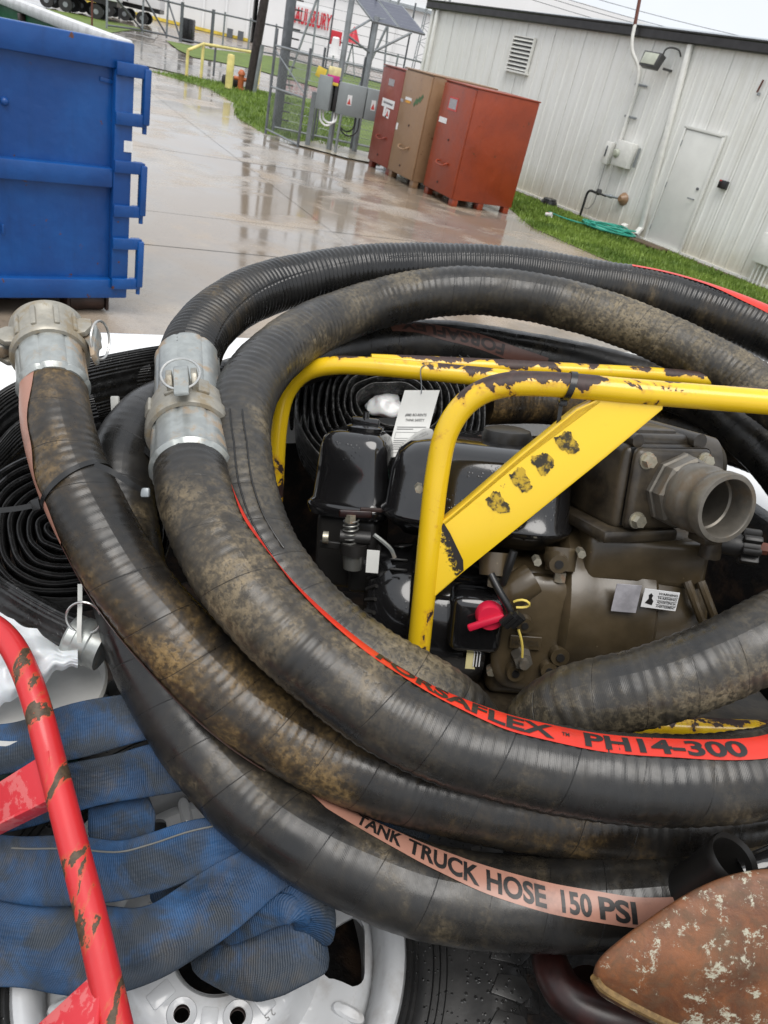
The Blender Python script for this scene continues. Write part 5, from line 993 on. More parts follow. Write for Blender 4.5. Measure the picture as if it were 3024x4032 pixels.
# recoil starter and blower shroud along the crank axis (local x)
cy, cz = .14, -.375
rs = plathe('recoil_starter', (-.155, cy, cz), (-1, 0, 0), [(.100, -.02), (.102, .0), (.100, .02), (.094, .045), (.080, .062), (.05, .068), (0, .069)], 'gloss_black', 48)
for k_ in range(16):
    a = -1.2+k_*.21; p0 = (-.155-.064, cy-.076*math.cos(a), cz+.076*math.sin(a)); p1 = (-.155-.05, cy-.094*math.cos(a), cz+.094*math.sin(a)); mb = MB(); mb.cyl(pp(*p0), pp(*p1), .0032, n=6); obj('cooling_rib', mb, 'matt_black', rs)
for k_, a in enumerate((.95, 1.15)):
    c_ = np.array([-.175, cy-.1005*math.cos(a), cz+.1005*math.sin(a)]); mb = MB(); mb.box(PM@T(*c_)@RX(-(math.pi/2-a)), .026, .012, .0035, .0015); obj('slot', mb, 'matt_black', rs)
c_ = LP(825, 1168, .06); mb = MB(); mb.tube(ap(PM, catmull([c_+np.array([-.012, 0, .008]), c_, c_+np.array([.014, 0, -.012]), c_+np.array([.02, 0, -.024])], 6)), .0032, 6); obj('starter_grip', mb, 'zinc', pump)
c_ = LP(805, 1213, .06); pbox('peeling_label', c_, .018, .002, .034, 'paper', .0, 0)
for (x, y, yl) in ((905, 1055, .03), (1010, 1205, .02), (1160, 1212, .015), (1255, 1195, .01)):
    c_ = LP(x, y, yl); pcyl('lip_bolt', c_+np.array([0, -.006, 0]), c_+np.array([0, .012, 0]), .006, .006, 'bolt', 6)
shroud = plathe('blower_shroud', (-.145, cy, cz), (1, 0, 0), [(.100, -.012), (.112, -.004), (.114, .02), (.114, .085), (.108, .105), (.09, .115), (0, .116)], 'gloss_black', 56)
for k_, a in enumerate((.55, .8, 1.05)):
    P = [(-.13+i*.03, cy-.1155*math.cos(a), cz+.1155*math.sin(a)) for i in range(4)]; mb = MB(); mb.tube(ap(PM, np.array(P)), .0032, 6); obj('shroud_rib', mb, 'gloss_black', shroud)
for a in (-.35, .25):
    c_ = np.array([-.03, cy-.112*math.cos(a), cz+.112*math.sin(a)]); pcyl('shroud_bolt', c_, c_+np.array([0, -.012*math.cos(a), .012*math.sin(a)]), .0075, .0075, 'bolt', 6, shroud)
c_ = LP(1040, 1345, .02); sw = pbox('switch_box', (c_[0]-.008, .045, c_[2]+.0), .075, .085, .085, 'gloss_black', .014, 0)
c_ = LP(1057, 1328, .0); mb = MB(); mb.lathe(PM@T(c_[0], .004, c_[2])@RX(rad(90)), [(0, .018), (.0165, .018), (.019, .014), (.0195, 0), (0, 0)], 32); kb = obj('ignition_knob', mb, 'switch_red', pump)
mb = MB(); mb.box(PM@T(c_[0]-.006, -.017, c_[2]-.004)@RY(rad(-25)), .052, .008, .010, .003); obj('knob_grip', mb, 'switch_red', kb)
c_ = LP(1020, 1415, .01); pl_ = pbox('oil_plate', (c_[0], .018, c_[2]), .014, .003, .05, 'cream', .0, 0); c_ = LP(1033, 1415, .01); q_ = pbox('oil_text', (c_[0], .017, c_[2]), .004, .003, .046, 'print_black', .0, 0)
for i in range(5): c_ = LP(1026+i*3.2, 1415, .01); pbox('text_line', (c_[0], .0158, c_[2]), .0016, .001, .042, 'sticker' if i % 2 == 0 else 'print_black', .0, 0, q_)
# crankcase, olive: box with cover, bosses and the raised maker's name
cc = LP(1155, 1350, .03); ck = pbox('crankcase', (cc[0]-.005, .12, -.36), .105, .17, .20, 'olive', .016, 0)
mb = loft(PM@T(cc[0]-.004, .036, -.352)@RX(rad(90)), [(0, .055, .088), (.014, .055, .088), (.02, .050, .082), (.023, .04, .07)], 40, 3.2); cov = obj('side_cover', mb, 'olive', ck)
for (x, y, r_) in ((1132, 1347, .011), (1112, 1450, .012), (1185, 1445, .012), (1208, 1415, .013), (1205, 1215, .013)):
    c_ = LP(x, y, .008); pcyl('boss', (c_[0], .0, c_[2]), (c_[0], .03, c_[2]), r_, r_*1.2, 'olive', 20, ck); pcyl('bolt_recess', (c_[0], -.002, c_[2]), (c_[0], .004, c_[2]), r_*.45, r_*.45, 'matt_black', 14, ck)
c_ = LP(1135, 1388, .008); pbox('name_plate', (c_[0], .0085, c_[2]), .044, .004, .020, 'olive', .001, 0, ck)
lettering('lettering', 'HONDA', PM@T(c_[0], .0055, c_[2]-.004)@RX(rad(90)), .0125, 'olive_dark', ck, .0002, .038, True)
c_ = LP(1128, 1422, .0); mb = MB(); mb.cyl(pp(c_[0], -.012, c_[2]), pp(c_[0], .012, c_[2]), .013, .015, 6); mb.cyl(pp(c_[0], -.022, c_[2]), pp(c_[0], -.010, c_[2]), .007, .007, 14); obj('sensor_plug', mb, 'lip_alu', ck)
for nm, P in (('sensor_wire', [LP(1128, 1420, -.02), LP(1130, 1390, -.022), LP(1120, 1360, -.018)]), ('sensor_wire', [LP(1110, 1300, -.012), LP(1125, 1290, -.02), LP(1155, 1308, -.018), LP(1148, 1314, -.016), LP(1115, 1312, -.014)])): ptube(P, .0018, nm, 'wire_yellow', ck, 6)
ptube([LP(1060, 1240, .0), LP(1085, 1290, -.014), LP(1110, 1330, -.018), LP(1100, 1352, -.018), LP(1085, 1332, -.01)], .0055, 'wire_loom', 'tie_black', ck, 10)
for k_ in range(4): c_ = LP(1096+k_*7, 1335+6*(k_ % 2), -.022); mb = MB(); mb.cyl(pp(*(c_+np.array([-.006, 0, -.008]))), pp(*(c_+np.array([.006, -.004, .008]))), .006, n=10); obj('connector', mb, 'tie_black', ck)
for (x, y) in ((1068, 1225), (1212, 1215)):
    c_ = LP(x, y, .025); pcyl('tank_mount', c_+np.array([0, 0, -.012]), c_+np.array([0, .01, .018]), .020, .023, 'olive', 22); pcyl('bolt', c_+np.array([0, -.004, -.026]), c_+np.array([0, -.004, -.012]), .0085, .0085, 'bolt', 6)
ptube([LP(1150, 1250, .03), LP(1120, 1268, .025), LP(1095, 1290, .03)], .024, 'exhaust_elbow', 'olive', pump, 18)
ptube([LP(1110, 1190, .01), LP(1103, 1215, .008), LP(1085, 1260, .015)], .006, 'fuel_line', 'tie_black', pump, 8)
# ---- pump casing: big drum on the crank axis
vo = plathe('volute', (.055, .125, -.335), (1, 0, 0), [(0, -.004), (.10, -.004), (.118, .0), (.126, .008), (.127, .028), (.124, .04), (.124, .10), (.127, .105), (.127, .125), (.122, .13), (.118, .16), (.105, .195), (.08, .215), (0, .22)], 'olive', 72)
for k_ in range(7):
    a = 1.9+k_*.62; c_ = np.array([.175, .125-.13*math.cos(a), -.335+.13*math.sin(a)]); pcyl('casing_boss', c_+np.array([-.014, 0, 0]), c_+np.array([.02, 0, 0]), .014, .012, 'olive', 16, vo)
for x0, x1, h0 in ((1490, 1470, 1230), (1520, 1500, 1235)):
    pa, pb = LP(x0-20, 1235, .0), LP(x0+12, 1330, .0); mb = MB(); a_, b_ = pp(pa[0]+.02, .02, pa[2]-.02), pp(pb[0]+.015, .012, pb[2]-.01); mb.tube(np.array([a_, (a_+b_)/2+(C_-a_)*.008, b_]), .006, 8); obj('casing_rib', mb, 'olive', vo)
pbox('volute_neck', (.165, .10, -.235), .17, .15, .07, 'olive', .012, 0)
# upper chamber with bolted flange and the camlock adapter
ud = np.array([.34, -.94, 0.]); ur = np.array([.94, .34, 0.])
fc_ = LP(1440, 1055, .03); um = PM@frame(fc_, ur, (0, 0, 1))   # local y of um points away from the viewer
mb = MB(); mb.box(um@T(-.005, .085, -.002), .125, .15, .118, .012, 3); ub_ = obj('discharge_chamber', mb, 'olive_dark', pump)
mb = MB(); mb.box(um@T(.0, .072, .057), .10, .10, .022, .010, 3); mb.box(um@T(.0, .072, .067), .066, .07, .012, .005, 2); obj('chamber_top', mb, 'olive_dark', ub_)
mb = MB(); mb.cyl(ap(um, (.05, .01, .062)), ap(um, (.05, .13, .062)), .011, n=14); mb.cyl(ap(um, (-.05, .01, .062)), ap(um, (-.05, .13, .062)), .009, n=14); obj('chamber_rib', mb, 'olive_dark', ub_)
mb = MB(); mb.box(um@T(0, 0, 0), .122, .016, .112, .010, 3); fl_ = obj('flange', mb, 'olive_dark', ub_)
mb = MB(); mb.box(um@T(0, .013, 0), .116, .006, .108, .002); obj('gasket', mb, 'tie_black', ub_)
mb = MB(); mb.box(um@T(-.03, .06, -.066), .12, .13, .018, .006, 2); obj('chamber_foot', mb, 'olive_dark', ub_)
for sx, sz, m_ in ((-.046, .040, 'rust_pipe'), (.046, .040, 'bolt'), (-.046, -.041, 'bolt'), (.046, -.041, 'bolt')):
    mb = MB(); mb.cyl(ap(um, (sx, -.007, sz)), ap(um, (sx, -.010, sz)), .0115, n=18); mb.cyl(ap(um, (sx, -.009, sz)), ap(um, (sx, -.019, sz)), .0092, .0086, 6); obj('bolt', mb, m_ if m_ != 'rust_pipe' else 'bolt', fl_)
cm_ = um@T(.012, -.006, 0)@RX(rad(90))        # local z out of the flange towards the viewer
mb = MB(); mb.lathe(cm_, [(.0, 0), (.051, 0), (.051, .008), (.047, .010)], 8); mb.lathe(cm_, [(.047, .008), (.049, .012), (.049, .026), (.045, .030)], 8); hx = obj('hex_nut', mb, 'lip_alu', ub_, 20)
mb = MB(); mb.lathe(cm_, [(.043, .020), (.0445, .034), (.0450, .052), (.0435, .055), (.0405, .060), (.0405, .068), (.0440, .074), (.0450, .079), (.0450, .091), (.0435, .094), (.0380, .094), (.0365, .092), (.0365, .060), (.034, .058), (.034, -.0), (0, -.0)], 56); obj('camlock_adapter', mb, 'lip_alu', ub_, 40)
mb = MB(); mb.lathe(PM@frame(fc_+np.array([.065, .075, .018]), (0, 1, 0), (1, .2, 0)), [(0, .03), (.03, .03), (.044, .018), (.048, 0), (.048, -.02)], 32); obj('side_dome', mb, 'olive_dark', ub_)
c_ = LP(1560, 1180, .0); mb = MB(); mb.box(PM@T(c_[0]-.012, .01, c_[2]+.008)@RZ(rad(20)), .05, .035, .012, .003); mb.cyl(pp(c_[0]-.012, .005, c_[2]-.018), pp(c_[0]-.012, .005, c_[2]+.004), .014, n=16); obj('drain_lug', mb, 'olive_dark', pump)
kn = LP(1608, 1180, .0); mb = MB(); km = PM@frame(kn, (0, 0, 1), (1, -.25, 0)); mb.lathe(km, [(0, -.03), (.014, -.03), (.016, -.01), (.016, 0)], 20)
for k_ in range(8): mb.box(km@RZ(k_*math.pi/4)@T(.018, 0, .006), .014, .009, .024, .003)
mb.lathe(km, [(.018, -.004), (.018, .016), (.008, .018), (0, .018)], 20); kn_ = obj('drain_knob', mb, 'matt_black', pump); mb = MB(); mb.lathe(km, [(.009, .016), (.0085, .028), (0, .029)], 8); obj('knob_pin', mb, 'rust_pipe', kn_)
# stickers on the casing
c_ = LP(1418, 1293, .0); wm = PM@T(c_[0]+.004, -.0025, c_[2])@RY(rad(3))@RX(rad(90)); mb = MB(); mb.prism(wm, [(-.024, -.0135), (.024, -.0135), (.024, .0135), (-.024, .0135)], 0, .0016, .0004); stk = obj('warning_sticker', mb, 'sticker', pump, 0)
for i, w_ in enumerate(('WARNING', 'WARNING', 'ADVERTENCIA', 'AVERTISSEMENT')): lettering('lettering', w_, wm@T(-.004, .007-i*.006, .002), .0048, 'print_black', stk, .0001, .026)
mb = MB(); mb.prism(wm@T(-.014, 0, .0017), [(-.006, -.007), (.004, -.009), (.005, -.003), (.002, .001), (.003, .005), (0, .008), (-.003, .005), (-.002, .0)], 0, .0003); obj('pictogram', mb, 'print_black', stk, 0)
for i in range(1, 4): mb = MB(); mb.prism(wm@T(0, .0055-i*.006+.006-.0006, .0018), [(-.005, 0), (.023, 0), (.023, .0005), (-.005, .0005)], 0, .0002); obj('rule', mb, 'print_black', stk, 0)
c_ = LP(1345, 1290, .0); wm = PM@T(c_[0]+.004, -.0025, c_[2])@RX(rad(90)); mb = MB(); mb.prism(wm, [(-.018, -.02), (.016, -.02), (.018, .02), (-.016, .02)], 0, .0016, .0004); obj('rating_sticker', mb, 'sticker_grey', pump, 0)
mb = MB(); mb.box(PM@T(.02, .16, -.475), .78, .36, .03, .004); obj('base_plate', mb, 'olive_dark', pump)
pbox('muffler', (.02, .30, -.25), .2, .1, .16, 'matt_black', .02)
# hang tag
tagm_o = LP(912, 842, .26); tg_ = thing('rental_tag', 'white printed paper tag wired to the yellow frame, behind the air cleaner', 'tag', pp(*LP(880, 990, .26)))
G = []; uvs = []
tl, tr, br, bl = LP(874, 843, .27), LP(950, 843, .27), LP(912, 988, .24), LP(835, 987, .24)
for i in range(15):
    row = []
    for j in range(7):
        a, b = i/14, j/6; p = (tl*(1-b)+tr*b)*(1-a)+(bl*(1-b)+br*b)*a; p = p+np.array([0, .012*math.sin(a*3.1), .0]); row.append(pp(*p))
    G.append(row)
mb = MB(); mb.sheet(np.array(G), .0006); card = obj('card', mb, 'paper', tg_, 60)
def tagpt(a, b, lift=.0012):
    p = (tl*(1-b)+tr*b)*(1-a)+(bl*(1-b)+br*b)*a; return p+np.array([0, .012*math.sin(a*3.1)-lift, 0])
def tagtext(txt, a, b0, b1, h):
    v, f = text_mesh(txt, 1.0, .01); v, f = split_fine(v, f, .5); x = v[:, 0]; b = b0+(x-x.min())/(x.max()-x.min())*(b1-b0); aa = a-v[:, 1]*h
    mb = MB(); mb.add(np.array([pp(*tagpt(i, j)) for i, j in zip(aa, b)]), f); obj('lettering', mb, 'paper_print', card, 0)
tagtext('(888) BO-RENTS', .40, .22, .82, .055); tagtext('THINK SAFETY', .48, .26, .80, .055)
for a, b1 in ((.56, .9), (.59, .55), (.76, .92), (.79, .92), (.82, .92), (.85, .92), (.88, .7)):
    mb = MB(); mb.add([pp(*tagpt(a, .08)), pp(*tagpt(a, b1)), pp(*tagpt(a+.012, b1)), pp(*tagpt(a+.012, .08))], [(3, 2, 1, 0)]); obj('text_line', mb, 'paper_line', card, 0)
for (a0_, a1_, b0_, b1_) in ((.64, .645, .08, .92), (.73, .735, .08, .92), (.64, .735, .08, .09), (.64, .735, .91, .92), (.64, .735, .62, .63), (.93, .935, .08, .92)):
    mb = MB(); mb.add([pp(*tagpt(a0_, b0_)), pp(*tagpt(a0_, b1_)), pp(*tagpt(a1_, b1_)), pp(*tagpt(a1_, b0_))], [(3, 2, 1, 0)]); obj('ruled_box', mb, 'paper_line', card, 0)
ptube([LP(910, 850, .268), LP(912, 825, .275), LP(905, 800, .285), LP(912, 782, .29), LP(922, 790, .295)], .0009, 'wire', 'galv_dark', tg_, 5)
mb = MB(); e_ = [LP(835, 987, .242), LP(846, 985, .242), LP(850, 1015, .242), LP(836, 1015, .242)]; mb.add([pp(*p) for p in e_], [(0, 1, 2, 3)]); obj('coloured_stub', mb, 'teal_tag', tg_, 0)
# a dark plastic crate carries the pump
mb = MB(); cb_ = pp(.05, .17, -.49); hz = cb_[2]-.06-FLZ; mb.prism(frame((cb_[0]+.02, cb_[1]+.02, FLZ), PX*np.array([1, 1, 0]), z3), [(-.34, -.12), (.34, -.12), (.34, .2), (-.34, .2)], 0, hz, .01); tag(obj('equipment_crate', mb, 'bed_liner'), 'dark crate hidden under the yellow framed pump', 'crate')
# ================================================================== SPARE WHEEL
wc = O(473, 2046, .965); wn = nrm(np.array([0, 0, 1.])*.62+nrm(C_-wc)*.55); WMx = frame(wc, R_-(R_@wn)*wn, wn)
wh = thing('spare_wheel', 'white painted steel spare wheel lying face up under the blue hose', 'wheel', wc-np.array([0, 0, .16]))
def boolean(mb_base, cutters):
    def mk(mb):
        me = bpy.data.meshes.new('b'); me.from_pydata(np.vstack(mb.v).tolist(), [], mb.f); o = bpy.data.objects.new('b', me); COL.objects.link(o); return o
    a = mk(mb_base); cs = mk(cutters); md = a.modifiers.new('b', 'BOOLEAN'); md.object = cs; md.operation = 'DIFFERENCE'; md.solver = 'EXACT'
    dg = bpy.context.evaluated_depsgraph_get(); dg.update(); me = bpy.data.meshes.new_from_object(a.evaluated_get(dg)); v = np.array([x.co[:] for x in me.vertices]); f = [tuple(p.vertices) for p in me.polygons]
    for o in (a, cs): bpy.data.objects.remove(o)
    out = MB(); out.add(v, f); return out
prof = [(.054, .012), (.060, .022), (.066, .024), (.105, .023), (.112, .020), (.120, .006), (.132, -.006), (.145, -.006), (.160, .004), (.178, .010), (.192, .002), (.200, -.016), (.2015, -.034), (.1975, -.034), (.194, -.020), (.186, -.006), (.176, .002), (.160, -.004), (.145, -.014), (.130, -.014), (.116, -.004), (.108, .012), (.066, .014), (.058, .010), (.054, .004), (.054, .012)]
disc = MB(); disc.lathe(np.eye(4), prof, 128)
cut = MB()
def rpoly(w, h, r, taper=0., n=5):
    out = []
    for (sx, sy, a0) in ((1, 1, 0), (-1, 1, 90), (-1, -1, 180), (1, -1, 270)):
        ww = w*(1+taper*sx)
        for i in range(n): a = rad(a0+90*i/(n-1)); out.append((sx*w+0-sx*r+r*math.cos(a), sy*h*(1+taper*sx)-sy*r+r*math.sin(a)))
    return out
for k_ in range(8):
    m = RZ(rad(1+45*k_))@T(.158, 0, 0); cut.prism(m, rpoly(.027, .035, .016, .15), -.06, .06)
for k_ in range(8):
    m = RZ(rad(22.5+45*k_))@T(.0840, 0, 0); th = np.linspace(0, 2*math.pi, 21)[:-1]; cut.prism(m, [(.0095*math.cos(a), .0095*math.sin(a)) for a in th], -.06, .06)
mb = boolean(disc, cut); mb.v = [ap(WMx, np.vstack(mb.v))]; dsk = obj('disc', mb, 'wheel_white', wh, 40)
for k_ in range(8):
    mb = MB(); mb.lathe(WMx@RZ(rad(22.5+45*k_))@T(.084, 0, .022), [(.0095, -.004), (.0105, .002), (.0165, .004), (.0185, .0)], 24); obj('lug_seat', mb, 'wheel_white', dsk)
    mb = MB(); mb.lathe(WMx@RZ(rad(22.5+45*k_))@T(.084, 0, .024), [(.0093, .0005), (.0093, -.012), (.0083, -.012)], 20); obj('lug_hole_rust', mb, 'rusty_steel', dsk)
    mb = MB(); mb.box(WMx@RZ(rad(45*k_))@T(.084, 0, .0225), .030, .020, .006, .0028); obj('hub_pad', mb, 'wheel_white', dsk)
    mb = loft(WMx@RZ(rad(23.5+45*k_))@T(.178, 0, .004), [(0, .022, .009), (.006, .020, .008), (.009, .014, .005)], 24, 2.4); obj('disc_bump', mb, 'wheel_white', dsk)
mb = MB(); mb.lathe(WMx, [(.056, .02), (.054, -.03), (.050, -.03)], 48); obj('hub_bore', mb, 'wheel_white', dsk)
mb = MB(); mb.lathe(WMx, [(.199, -.03), (.203, .0), (.206, .022), (.214, .034), (.224, .037), (.231, .034), (.235, .026), (.236, .014), (.228, .012), (.222, -.03), (.205, -.1), (.2, -.1), (.199, -.03)], 128); obj('rim', mb, 'wheel_white', wh, 40)
mb = MB(); mb.lathe(WMx, [(.212, .018), (.230, .020), (.236, .020), (.240, .026), (.244, .024), (.247, .029), (.251, .027), (.256, .033), (.262, .034), (.30, .046), (.33, .048), (.338, .054), (.352, .056), (.372, .050), (.392, .030), (.402, .0), (.404, -.1), (.398, -.17), (.37, -.20), (.30, -.205), (.22, -.18), (.21, -.1)], 144); ty = obj('tyre', mb, 'tyre', wh, 50)
mb = MB(); mb.prism(WMx@T(.357, 0, .048), [(-.022, -.010), (.018, -.016), (.032, -.004), (.022, .014), (-.012, .013)], -.004, .011, .0015); blk = obj('tread_block', mb, 'tyre', ty, 30)
mb = MB(); mb.prism(WMx@T(.392, .0, .02)@RY(rad(50)), [(-.016, -.013), (.02, -.011), (.02, .012), (-.016, .010)], -.004, .012, .0015); blk2 = obj('tread_block', mb, 'tyre', ty, 30)
rel = Matrix.Translation(V(wc))-WM[wh] if False else None
base_inv = np.eye(4); base_inv[:3, 3] = -np.array(WM[wh].translation[:])
Wl = base_inv@WMx; Wli = np.linalg.inv(Wl)
for k_ in range(1, 56):
    for bk in (blk, blk2):
        c = bk.copy(); COL.objects.link(c); c.parent = ty; c.matrix_local = Matrix((Wl@RZ(2*math.pi*k_/56)@Wli).tolist())
for rr in (.268, .276, .284):
    mb = MB(); mb.lathe(WMx, [(rr-.0012, .034+.03*(rr-.262)), (rr, .038+.30*(rr-.262)), (rr+.0012, .034+.3*(rr-.262))], 128); obj('sidewall_ring', mb, 'tyre', ty)
for txt, a in (('LAT', 118), ('2.5', -47)): 
    m = WMx@RZ(rad(a))@T(.098, 0, .0235)@RZ(rad(-90 if a < 0 else 90)); lettering('lettering', txt, m, .011, 'paper_line', dsk, .0001, None, True)

# ================================================================== BLUE LAY-FLAT HOSE FOLDS
def band(mb, pts, w, t, wr=.004, seed=0, normal=None, endr=.0, twist=0.):
    """flattened cloth hose along (x, y, depth) points; lies across the view, swelling and creasing"""
    P = catmull([O(*p) for p in pts], 10); P, s = resample(P, .005); Tn = np.gradient(P, axis=0); Tn /= np.linalg.norm(Tn, axis=1)[:, None]; L = len(P); n = 40; r_ = np.random.default_rng(seed)
    th = np.linspace(0, 2*math.pi, n+1); W = np.interp(s, np.linspace(0, s[-1], len(w)), w) if not np.isscalar(w) else np.full(L, w); v = np.zeros((L, n+1, 3)); ph = r_.uniform(0, 6, 8)
    for i in range(L):
        nv = nrm(C_-P[i]) if normal is None else np.array(normal); nv = nrm(nv-(nv@Tn[i])*Tn[i]); sv = np.cross(Tn[i], nv)
        e = 1. if not endr else min(1, math.sqrt(max(.02, 1-(1-min(1, min(s[i], s[-1]-s[i])/endr))**2)))
        x_ = s[i]; c, sn = np.cos(th), np.sin(th); cx = np.sign(c)*np.abs(c)**.42*W[i]/2*e; cyy = np.sign(sn)*np.abs(sn)**.34*t*.28*e*(1-.10*math.cos(x_*37+ph[7]))
        u = cx/(W[i]/2); x = s[i]
        tri = lambda z_: np.abs(np.mod(z_/math.pi, 2)-1)*2-1
        wv = wr*(tri(x*24+u*1.9+ph[0])*.55+np.sin(x*17-u*2.4+ph[1])*.5+tri(x*52-u*2.6+ph[2])*.26+np.sin(x*120-u*2+ph[3])*.06)*(1-.2*np.abs(u)**3)
        fold = wr*1.1*np.exp(-(np.abs(u-.55*math.sin(x*14+ph[4]))/.22))*math.sin(x*16+ph[5])
        v[i] = P[i]+sv*cx[:, None]*(1+.06*math.sin(x*40+ph[6]))+nv*(cyy+wv+fold)[:, None]
    uv = np.stack(np.broadcast_arrays(s[:, None], (np.cos(th)*.5*np.mean(W))[None]), 2)
    f = [(i*(n+1)+j, i*(n+1)+j+1, (i+1)*(n+1)+j+1, (i+1)*(n+1)+j) for i in range(L-1) for j in range(n)]; mb.add(v.reshape(-1, 3), f, uv.reshape(-1, 2))
    mb.add(v[0, :n], [tuple(range(n-1, -1, -1))]); mb.add(v[-1, :n], [tuple(range(n))]); return P, v, s
bl = thing('blue_layflat_hose', 'dirty blue woven lay-flat hose folded to and fro over the spare wheel', 'hose', O(250, 1900, .93)-np.array([0, 0, .03]))
def bband(name, pts, w, t, wr, seed, endr=0, seamj=(.38,)):
    mb = MB(); P, v, s = band(mb, pts, w, t, wr, seed, None, endr); o = obj(name, mb, 'blue_cloth', bl, 80)
    for q_ in seamj:
        j = int(q_*40); mb = MB(); Q = v[6:-6:2, j]+np.array([nrm(C_-p) for p in v[6:-6:2, j]])*.0008; mb.tube(Q, .0012, 5); obj('stitched_seam', mb, 'seam_thread', o)
    return o
bband('fold', [(-40, 1625, .93), (40, 1612, .93), (149, 1582, .93), (281, 1552, .94), (420, 1525, .96)], .062, .016, .003, 3, seamj=())
bband('fold', [(-30, 1760, .935), (60, 1730, .93), (159, 1700, .925), (271, 1676, .925), (364, 1656, .925), (480, 1640, .93)], .058, .015, .0025, 4, seamj=())
bband('fold', [(190, 1795, .935), (250, 1778, .938), (300, 1765, .942), (335, 1755, .945)], .050, .014, .003, 5, .005, ())
bband('fold', [(-40, 1868, .90), (60, 1878, .895), (139, 1880, .89), (259, 1880, .885), (340, 1860, .885), (424, 1830, .885), (505, 1808, .89), (560, 1795, .90)], [.072, .072, .070, .066, .056, .048], .015, .006, 6, 0, (.30,))
bband('fold', [(325, 1945, .91), (370, 1920, .915), (420, 1885, .918), (450, 1855, .92)], .04, .014, .003, 7, .02, ())
bband('fold', [(-40, 2035, .87), (60, 2042, .865), (162, 2050, .86), (270, 2050, .855), (340, 2030, .855), (417, 1984, .86), (532, 1905, .87), (616, 1850, .885), (680, 1810, .90)], [.088, .086, .084, .080, .070, .062, .06], .015, .0065, 8, 0, (.72,))
bband('folded_end', [(415, 2072, .90), (470, 2066, .89), (530, 2056, .882), (590, 2044, .876), (640, 2030, .874), (680, 2016, .88), (700, 2008, .888)], [.030, .056, .082, .098, .100, .094, .085], .022, .006, 9, .016, (.30,))
bband('folded_end', [(575, 1900, .895), (620, 1908, .882), (655, 1930, .874), (676, 1965, .870), (680, 2000, .874), (672, 2035, .882)], [.045, .050, .05, .046, .045, .045], .020, .004, 10, .016, (.6,))
bband('fold', [(470, 2010, .885), (530, 1985, .874), (585, 1968, .866), (625, 1965, .860), (648, 1980, .860), (640, 2000, .864)], [.04, .045, .042, .034, .028, .024], .013, .003, 12, .014, ())
bband('fold', [(700, 1690, .935), (760, 1722, .93), (850, 1765, .925), (930, 1800, .93)], .045, .014, .002, 11, .01, ())

# ================================================================== RED FRAME OF A SECOND MACHINE
rf = thing('red_tube_frame', 'scuffed red tube frame with welded flat brackets, leaning over the blue hose', 'frame', O(200, 2000, .8)-np.array([0, 0, .3]))
P = catmull([O(-90, 1330, .95), O(-30, 1345, .93), O(15, 1380, .91), (O(52, 1445, .885)), O(80, 1525, .865), O(105, 1620, .845), O(150, 1795, .80), O(190, 1950, .76), O(222, 2090, .725), O(262, 2270, .68), O(300, 2420, .645)], 12)
mb = MB(); mb.tube(smooth_path(resample(P, .006)[0], 3), .0150, 24); rt = obj('tube', mb, 'red_paint', rf, 60)
def quad_plate(name, pts, thick, mat, parent):
    q_ = [O(*p) for p in pts]; n = nrm(np.cross(q_[1]-q_[0], q_[2]-q_[0])); n = n if n@(C_-q_[0]) > 0 else -n; m_ = frame(q_[0], q_[1]-q_[0], n)
    mi = np.linalg.inv(m_); loc = [ap(mi, p)[:2] for p in q_]; mb = MB(); mb.prism(m_, [tuple(p) for p in loc], -thick, 0, .0012); return obj(name, mb, mat, parent)
quad_plate('bracket', [(-60, 1725, .885), (104, 1622, .838), (118, 1722, .815), (-60, 1808, .86)], .004, 'red_plate', rf)
quad_plate('bracket_flange', [(-60, 1809, .862), (118, 1723, .817), (122, 1745, .84), (-60, 1845, .885)], .004, 'red_plate', rf)
quad_plate('bracket', [(40, 2250, .72), (198, 2105, .716), (216, 2140, .70), (230, 2260, .68)], .004, 'red_plate', rf)
mb = MB(); mb.tube(smooth_path(resample(catmull([O(104, 1625, .833), O(110, 1670, .822), O(116, 1722, .811)], 8), .004)[0], 1), .0042, 8); obj('weld_bead', mb, 'red_paint', rf)
mb = MB(); mb.cyl(O(300, 2420, .645), O(300, 2420, .645)-np.array([0, 0, .6]), .014, n=14); obj('leg', mb, 'red_paint', rf)

# ================================================================== RUSTED STEEL SHELL, RED HOOK, BLACK PIPE
rs_c = O(1600, 2085, .74); rsh = thing('rusted_steel_cap', 'rust streaked domed steel cap lying on the hoses by the black pipe end', 'steel cap', rs_c-np.array([0, 0, .08]))
# outline of the cap in the photo's plane, domed towards the viewer, with a rounded rolled rim
outl = [(1284, 2092), (1296, 2066), (1345, 2022), (1400, 1982), (1450, 1948), (1500, 1918), (1560, 1892), (1610, 1879), (1680, 1872), (1760, 1880), (1840, 1910), (1900, 1965), (1930, 2050), (1920, 2140), (1870, 2230), (1780, 2290), (1680, 2300), (1580, 2272), (1480, 2222), (1400, 2184), (1340, 2152), (1295, 2122)]
Po = catmull([O(x, y, .745) for x, y in outl], 4, True); cen = O(1620, 2100, .735); nv = nrm(C_-cen); nv = nrm(nv*.8+np.array([0, 0, 1.])*.5)
rings = []; n = len(Po)
for f_, hh in ((1.0, -.05), (1.003, -.02), (1.0, -.006), (.988, -.001), (.965, .002), (.90, .006), (.78, .011), (.60, .016), (.42, .019), (.22, .021), (.06, .022)):
    rings.append(cen+(Po-cen)*f_+nv*hh)
v = np.vstack(rings); k = len(rings); f = [(i*n+(j+1) % n, i*n+j, (i+1)*n+j, (i+1)*n+(j+1) % n) for i in range(k-1) for j in range(n)]+[tuple(range((k-1)*n, k*n))]
